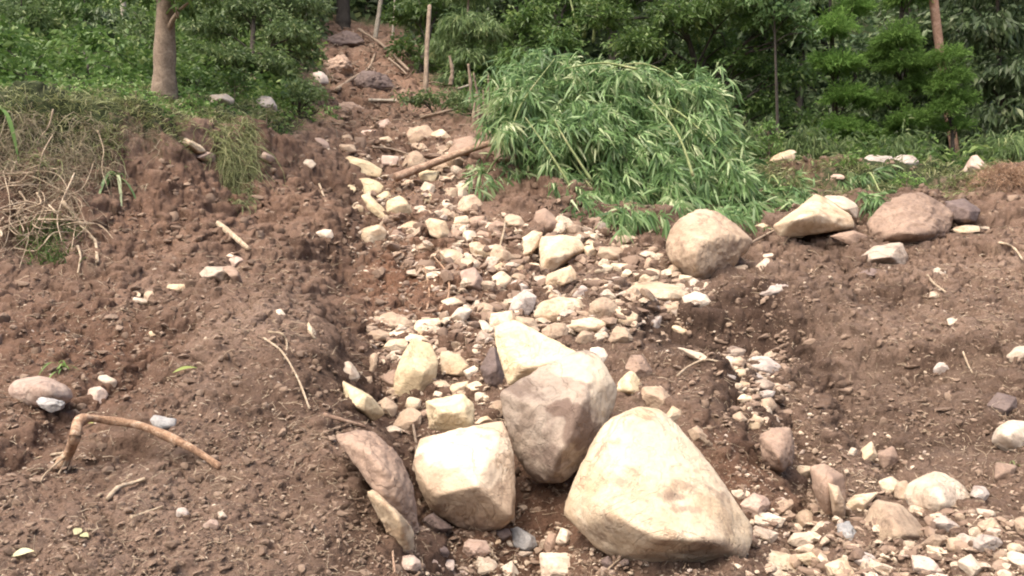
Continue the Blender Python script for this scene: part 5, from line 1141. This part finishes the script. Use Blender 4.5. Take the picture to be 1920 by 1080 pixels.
# drooping long leaves at the bank
def blades(name, label, base, n, ln, w, spread, mat, seed, cat='plant', fall=.6):
    r = np.random.default_rng(seed); D = unit(r.normal(size=(n, 3))*spread+np.array([0, -.25, .55])); L = r.uniform(*ln, n); P = np.repeat(np.array(base)[None], n, 0)+r.normal(0, .02, (n, 3))
    Vs = []; Qs = []; t = np.linspace(0, 1, 8)
    S = unit(np.cross(D, np.array([0, 0, 1.0])))
    C = P[:, None]+D[:, None]*(L[:, None]*t)[:, :, None]; C[:, :, 2] -= (L*fall)[:, None]*t**2*1.4
    Wd = w*np.sin(np.pi*np.clip(t*.92+.08, 0, 1))**.7
    V = np.stack([C-S[:, None]*Wd[None, :, None], C-np.array([0, 0, .15*w]), C+S[:, None]*Wd[None, :, None]], 2).reshape(-1, 3)
    i = np.arange(n*24).reshape(n, 8, 3)
    Q = np.vstack([np.stack([i[:, :-1, a].ravel(), i[:, :-1, a+1].ravel(), i[:, 1:, a+1].ravel(), i[:, 1:, a].ravel()], 1) for a in (0, 1)])
    ob = mesh_obj(name, V-np.array(base), Q, M[mat], loc=base, attrs={'tint': np.repeat(np.clip(r.normal(.6, .2, n), 0, 1), 24)}); return tag(ob, label, cat)
g = G(225, 335); blades('drooping_plant', 'plant with long drooping grey-green leaves on the bank right of the bare roots', (g[0], g[1]-.08, g[2]), 14, (.3, .6), .022, .35, 'bamboo', 5, fall=1.2)
g = G(8, 215); blades('drooping_plant', 'bright green long-leaved plant at the left edge of the bank', (g[0], g[1]-.15, g[2]), 16, (.4, .8), .03, .4, 'bright', 6, fall=1.0)
g = G(275, 352); blades('grass_tuft', 'single thin tuft of pale grass low on the bank face', (g[0], g[1]-.05, g[2]), 8, (.15, .3), .008, .3, 'hay', 7)
g = G(118, 690); blades('grass_tuft', 'small green grass tuft above the buried pink boulder', (g[0], g[1]-.03, g[2]), 12, (.1, .22), .007, .5, 'bright', 8)
g = G(1890, 875); blades('grass_tuft', 'thin pale grass tuft at the lower right edge', (g[0], g[1]-.03, g[2]), 9, (.12, .3), .006, .6, 'grass', 9)

# ------------------------------------------------------------------ log, branches, sticks and bent root
def lay(q, w0, w1, mat, name, label, cat='stick', lift=.5, Y=None, knob=.15, n=30, group=None, raise_=None, sides=8):
    pts = []
    for k, (x, y) in enumerate(q):
        p_ = G(x, y) if Y is None else at(x, y, Y[k]); rad = w0/2/F*p_[1]
        p_ = np.array(p_)+np.array([0, -rad*lift, rad*lift])+(np.array([0, 0, raise_[k]]) if raise_ else 0); pts.append(p_)
    s = pts[0][1]/F/2
    return pts, tag(tubes(name, [(pts, w0*s, w1*s, dict(n=n, sides=sides, knob=knob, seed=q[0][0]*.01))], M[mat]), label, cat, group)
lay([(742, 338), (800, 316), (860, 293), (932, 270)], 17, 12, 'log', 'log', 'peeled brown log lying slantwise across the upper gully', 'log', Y=[15.9, 16.2, 16.5, 17.2], knob=.05, sides=12)
# the bent root in the foreground
a0 = G(415, 874)[1]; a1 = G(110, 880)[1]
P0 = [at(414, 876, a0-.02), at(365, 843, a0+.02), at(320, 820, a0+.08), at(262, 797, a0+.1), at(205, 788, a0+.08), at(165, 784, a0+.02), at(146, 795, a0-.04), at(140, 820, a0-.1), at(130, 848, a1-.06), at(116, 872, a1-.02)]
root = empty('bent_root', P0[0]); tag(root, 'long bent orange-brown root lying in the left foreground', 'root')
tubes('stem', [(P0, .020, .034, dict(n=80, sides=12, knob=.22, seed=3))], M['root'], root, P0[0])
for q in [[(128,850),(100,868),(78,885),(60,895)], [(124,862),(120,880),(112,892)], [(120,868),(90,890),(80,905)], [(135,835),(100,855),(70,862),(30,880)], [(122,870),(128,885),(135,880)]]:
    pts = [P0[-2] if k == 0 else G(x, y)+np.array([0, -.02, .012]) for k, (x, y) in enumerate(q)]
    tubes('rootlet', [(pts, .009, .003, dict(n=16, sides=6, knob=.2, seed=q[0][0]))], M['straw'], root, P0[0])
SL = [
 ([(204, 942), (225, 920), (250, 912), (275, 903)], 9, 7, 'straw', 'curved pale stick below the bent root'),
 ([(248, 976), (270, 968), (308, 954)], 8, 4, 'straw', 'short straight pale stick under the curved one'),
 ([(497, 640), (530, 665), (560, 715), (582, 772)], 4, 3, 'straw', 'thin curved root running down the left mound near the edge'),
 ([(505, 628), (530, 632), (540, 650), (535, 680)], 4, 3, 'straw', 'thin hooked root above the long curved one on the mound'),
 ([(608, 784), (640, 793), (686, 806)], 9, 6, 'log', 'brown stick poking out of the mound edge beside the buried brown rock'),
 ([(412, 430), (440, 452), (470, 478)], 13, 8, 'straw', 'thick pale split stick on the left bank face'),
 ([(600, 352), (606, 368), (612, 385)], 4, 3, 'straw', 'tiny pale twig high on the left side of the gully'),
 ([(150, 470), (155, 490), (150, 520)], 5, 3, 'straw', 'short root dangling at the foot of the root tangle'),
 ([(120, 385), (150, 420), (170, 448), (182, 460), (186, 498)], 8, 5, 'straw', 'pale forked root hanging out right of the root tangle'),
 ([(46, 868), (56, 846)], 7, 6, 'log', 'pink-brown stub of wood beside the ditch at far left'),
 ([(1838, 468), (1872, 466), (1895, 475), (1912, 497)], 6, 3, 'straw', 'pale hooked root on the far right slope'),
 ([(1735, 524), (1748, 540), (1770, 556)], 5, 3, 'straw', 'short pale root on the middle of the right slope'),
 ([(1800, 660), (1812, 690), (1820, 705)], 4, 3, 'straw', 'thin pale twig near the grey stone on the right slope'),
 ([(1268, 712), (1290, 694), (1320, 682), (1350, 686)], 5, 3, 'straw', 'forked pale root on the mound right of the cream wedge'),
 ([(1385, 478), (1430, 452), (1475, 430)], 6, 4, 'bark', 'dark branch leaning between round tan and broad cream boulders'),
 ([(692, 195), (740, 196), (790, 201)], 7, 5, 'palebark', 'pale stick lying across the upper scar'),
 ([(632, 178), (660, 158), (692, 138), (704, 112)], 9, 6, 'bark', 'dark crooked branch standing in the upper scar'),
 ([(674, 66), (715, 92), (768, 142)], 5, 4, 'bark', 'long brown pole lying down the right side of the upper scar'),
 ([(730, 118), (748, 132), (764, 148)], 4, 3, 'bark', 'short brown pole parallel to the long one in the upper scar'),
 ([(790, 232), (830, 222), (862, 215)], 6, 4, 'bark', 'brown stick on the level earth above the wide tan boulder'),
 ([(440, 128), (470, 148), (515, 185)], 4, 3, 'straw', 'thin pale vine stem bending over the left bank grass'),
 ([(905, 180), (885, 172), (860, 178)], 6, 4, 'palebark', 'short pale branch beside the broken stump'),
 ([(700, 286), (740, 290), (800, 312)], 5, 4, 'bark', 'dark thin stick over the small round tan stone above the log'),
 ([(936, 475), (945, 440), (950, 415), (970, 440)], 4, 3, 'straw', 'thin crooked root rising from the rubble by the grey-tan wedge'),
 ([(825, 590), (842, 560), (838, 520), (815, 490)], 5, 3, 'root', 'curved reddish root hanging over the red earth hollow'),
 ([(800, 590), (806, 560), (800, 520), (790, 490)], 4, 3, 'root', 'second reddish root left of the curved one in the red hollow'),
 ([(775, 800), (782, 850), (776, 900), (790, 960)], 5, 4, 'bark', 'thin stem hanging down beside the square tan block'),
 ([(742, 1080), (738, 1040), (745, 1005)], 5, 3, 'log', 'thin root on the cut face at the bottom edge'),
 ([(1130, 1080), (1150, 1062), (1165, 1050)], 4, 3, 'straw', 'small twig at the bottom edge by the foot of the huge boulder'),
 ([(850, 890), (900, 860)], 1, 1, 'straw', ''),
 ([(380, 690), (350, 700)], 1, 1, 'straw', ''),
]
for (q, a_, b_, m_, lb) in SL:
    if not lb: continue
    nm = 'stick' if m_ in ('palebark', 'bark', 'log') else 'loose_root'
    if 'twig' in lb: nm = 'twig'
    lay(q, a_, b_, m_, nm, lb, 'root' if nm == 'loose_root' else nm, lift=3.2 if max(a_, b_) < 7 else 1.6, group='loose sticks and roots on the slide')
# broken stump left of the bamboo
sb = at(900, 250, 20.0); st = empty('broken_stump', sb); tag(st, 'splintered dark brown stump beside the fallen bamboo', 'stump')
rs_ = random.Random(3)
for k in range(9):
    x = 892+k*5+rs_.uniform(-4, 4); y1 = rs_.uniform(135, 205)
    tubes('splinter', [([at(x, 252, 20), at(x+rs_.uniform(-5, 5), (252+y1)/2, 20), at(x+rs_.uniform(-12, 12), y1, 20+rs_.uniform(-.2, .2))], .07, .012, dict(n=14, sides=6, knob=.3, seed=k))], M['bark'], st, sb)
for (x, y0, y1, lb) in [(880, 215, 120, 'snapped brown sapling left of the splintered stump'), (845, 160, 105, 'snapped dark sapling under the feathery tree'), (935, 260, 150, 'snapped dark sapling right of the splintered stump')]:
    pole('snapped_sapling', lb, [(x, y0, 21), (x+3, (y0+y1)/2, 21), (x-2, y1, 21)], 9, 'bark', 'sapling', top=.5, knob=.2)

# fallen leaves lying on the mud
def fallen(px, py, ln, wd, ang, label, tint):
    p_ = G(px, py); t = np.linspace(0, 1, 9); a = math.radians(ang); d = np.array([math.cos(a), math.sin(a)*.9, math.sin(a)*.35]); s_ = np.array([-math.sin(a), math.cos(a)*.9, .3]); L_ = ln/F*p_[1]; W_ = wd/F*p_[1]/2
    C = d[None]*((t-.5)*L_)[:, None]+np.array([0, -.01, .02])+np.outer(np.sin(t*3.1), [0, 0, .12*L_]); wv = W_*np.sin(np.pi*t**.85)+.0008
    top = np.stack([C-s_*wv[:, None]+np.array([0, 0, .12*W_]), C, C+s_*wv[:, None]+np.array([0, 0, .12*W_])], 1).reshape(-1, 3)
    i = np.arange(27).reshape(9, 3); Q = np.vstack([np.stack([i[:-1, k], i[:-1, k+1], i[1:, k+1], i[1:, k]], 1) for k in (0, 1)])
    o = mesh_obj('fallen_leaf', top, Q, M['fallen'], loc=p_, attrs={'tint': np.full(27, tint)}); tag(o, label, 'leaf')
fallen(348, 700, 44, 13, 28, 'long yellow-green leaf lying on the upper left mound', .15)
fallen(45, 1046, 38, 22, 25, 'broad pale leaf in the bottom left corner', .9)
fallen(148, 1004, 20, 16, 80, 'upper of two small yellow leaves on the lower left mound', .85)
fallen(160, 1012, 20, 14, -20, 'lower of two small yellow leaves on the lower left mound', .8)
fallen(165, 800, 22, 14, 10, 'small grey-green leaf beside the elbow of the bent root', .3)
# twigs, straws and root shreds over the mud
P = scatter(11000, -150, 2070, 420, 1150, seed=31); r = np.random.default_rng(9)
P = P[fbm(P*1.1+8, 2)+r.normal(0, .25, len(P)) > -.1]; P[:, 2] += .03; n = len(P)
D = r.normal(size=(n, 3))*np.array([1, .8, .25]); D[:, 2] += .3*D[:, 1]
strand_obj('litter', P, unit(D), (4+30*r.random(n)**2.2)*P[:, 1]/F, r.uniform(.4, 1.2, n)*P[:, 1]/F, r, 'straw', 'pale root shreds and straw scattered over the mud', 'litter', kind='stuff', fall=.15, curl=.12)

# weeds and scrub along the right crest and on the left bank
for i, (px, py, Y, rad, mt, sz, lb) in enumerate([(1425, 318, 16.6, 17, 'mid', .09, 'small scrub plant between fallen bamboo and the pale pointed rock'), (1515, 312, 16.6, 18, 'teal', .10, 'low scrub plant right of the pale pointed rock'),
        (1590, 318, 16.2, 20, 'bright', .09, 'pale weed left of the flat ridge rock'), (1745, 318, 16.3, 20, 'mid', .1, 'green weed right of the lilac ridge rock'), (1700, 345, 15.2, 16, 'bright', .08, 'pale weed behind the buried red-brown boulder'),
        (1480, 345, 15.2, 18, 'grass', .1, 'weed behind the broad cream boulder'), (1790, 350, 15, 15, 'grass', .08, 'small weed behind the dark earthy boulder')]):
    plant('weed', lb, 'plant', (px, Y), [(px-rad*.6, py, rad*.8, Y), (px+rad*.6, py+3, rad*.8, Y), (px, py-rad*.7, rad*.7, Y)], mt, 'bark', size=sz, wid=.35, style='hang' if i % 2 else 'leaf', seed=90+i, r0=.015, dens=.7, group='weeds along the right ridge')
for i, (px, py, Y, rad, mt, sz, lb) in enumerate([(255, 205, 13.8, 24, 'mid', .1, 'small leafy plant on the bank edge below the thick trunk'), (355, 205, 15, 22, 'bright', .09, 'pale leafy plant in the bank grass right of the thick trunk'), (120, 195, 13, 26, 'mid', .11, 'leafy plant on the bank edge at the left'),
        (440, 165, 17, 24, 'mid', .1, 'leafy plant behind the pale flat-topped rock'), (30, 200, 12.4, 22, 'bright', .1, 'pale leafy plant on the bank edge at the far left'), (500, 225, 15.6, 16, 'grass', .08, 'weed on the bank edge below the grey tilted slab'), (615, 215, 19.5, 14, 'bright', .08, 'tiny yellow-green plant at the left rim of the scar')]):
    plant('weed', lb, 'plant', (px, Y), [(px-rad*.7, py, rad*.8, Y), (px+rad*.7, py+3, rad*.8, Y), (px, py-rad*.7, rad*.8, Y)], mt, 'bark', size=sz, wid=.42, style='leaf' if i % 2 else 'hang', seed=110+i, r0=.015, dens=.7, group='weeds on the left bank')
P = scatter(420, 590, 900, 60, 260, seed=44); r = np.random.default_rng(19); n = len(P); P[:, 2] += .05
D = r.normal(size=(n, 3))*np.array([1, .7, .3]); D[:, 2] += .3*D[:, 1]
strand_obj('broken_branches', P, unit(D), r.uniform(8, 46, n)*P[:, 1]/F, r.uniform(.6, 1.8, n)*P[:, 1]/F, r, 'bark', 'broken twigs and branches strewn over the upper scar', 'branches', kind='stuff', fall=.1, curl=.08)
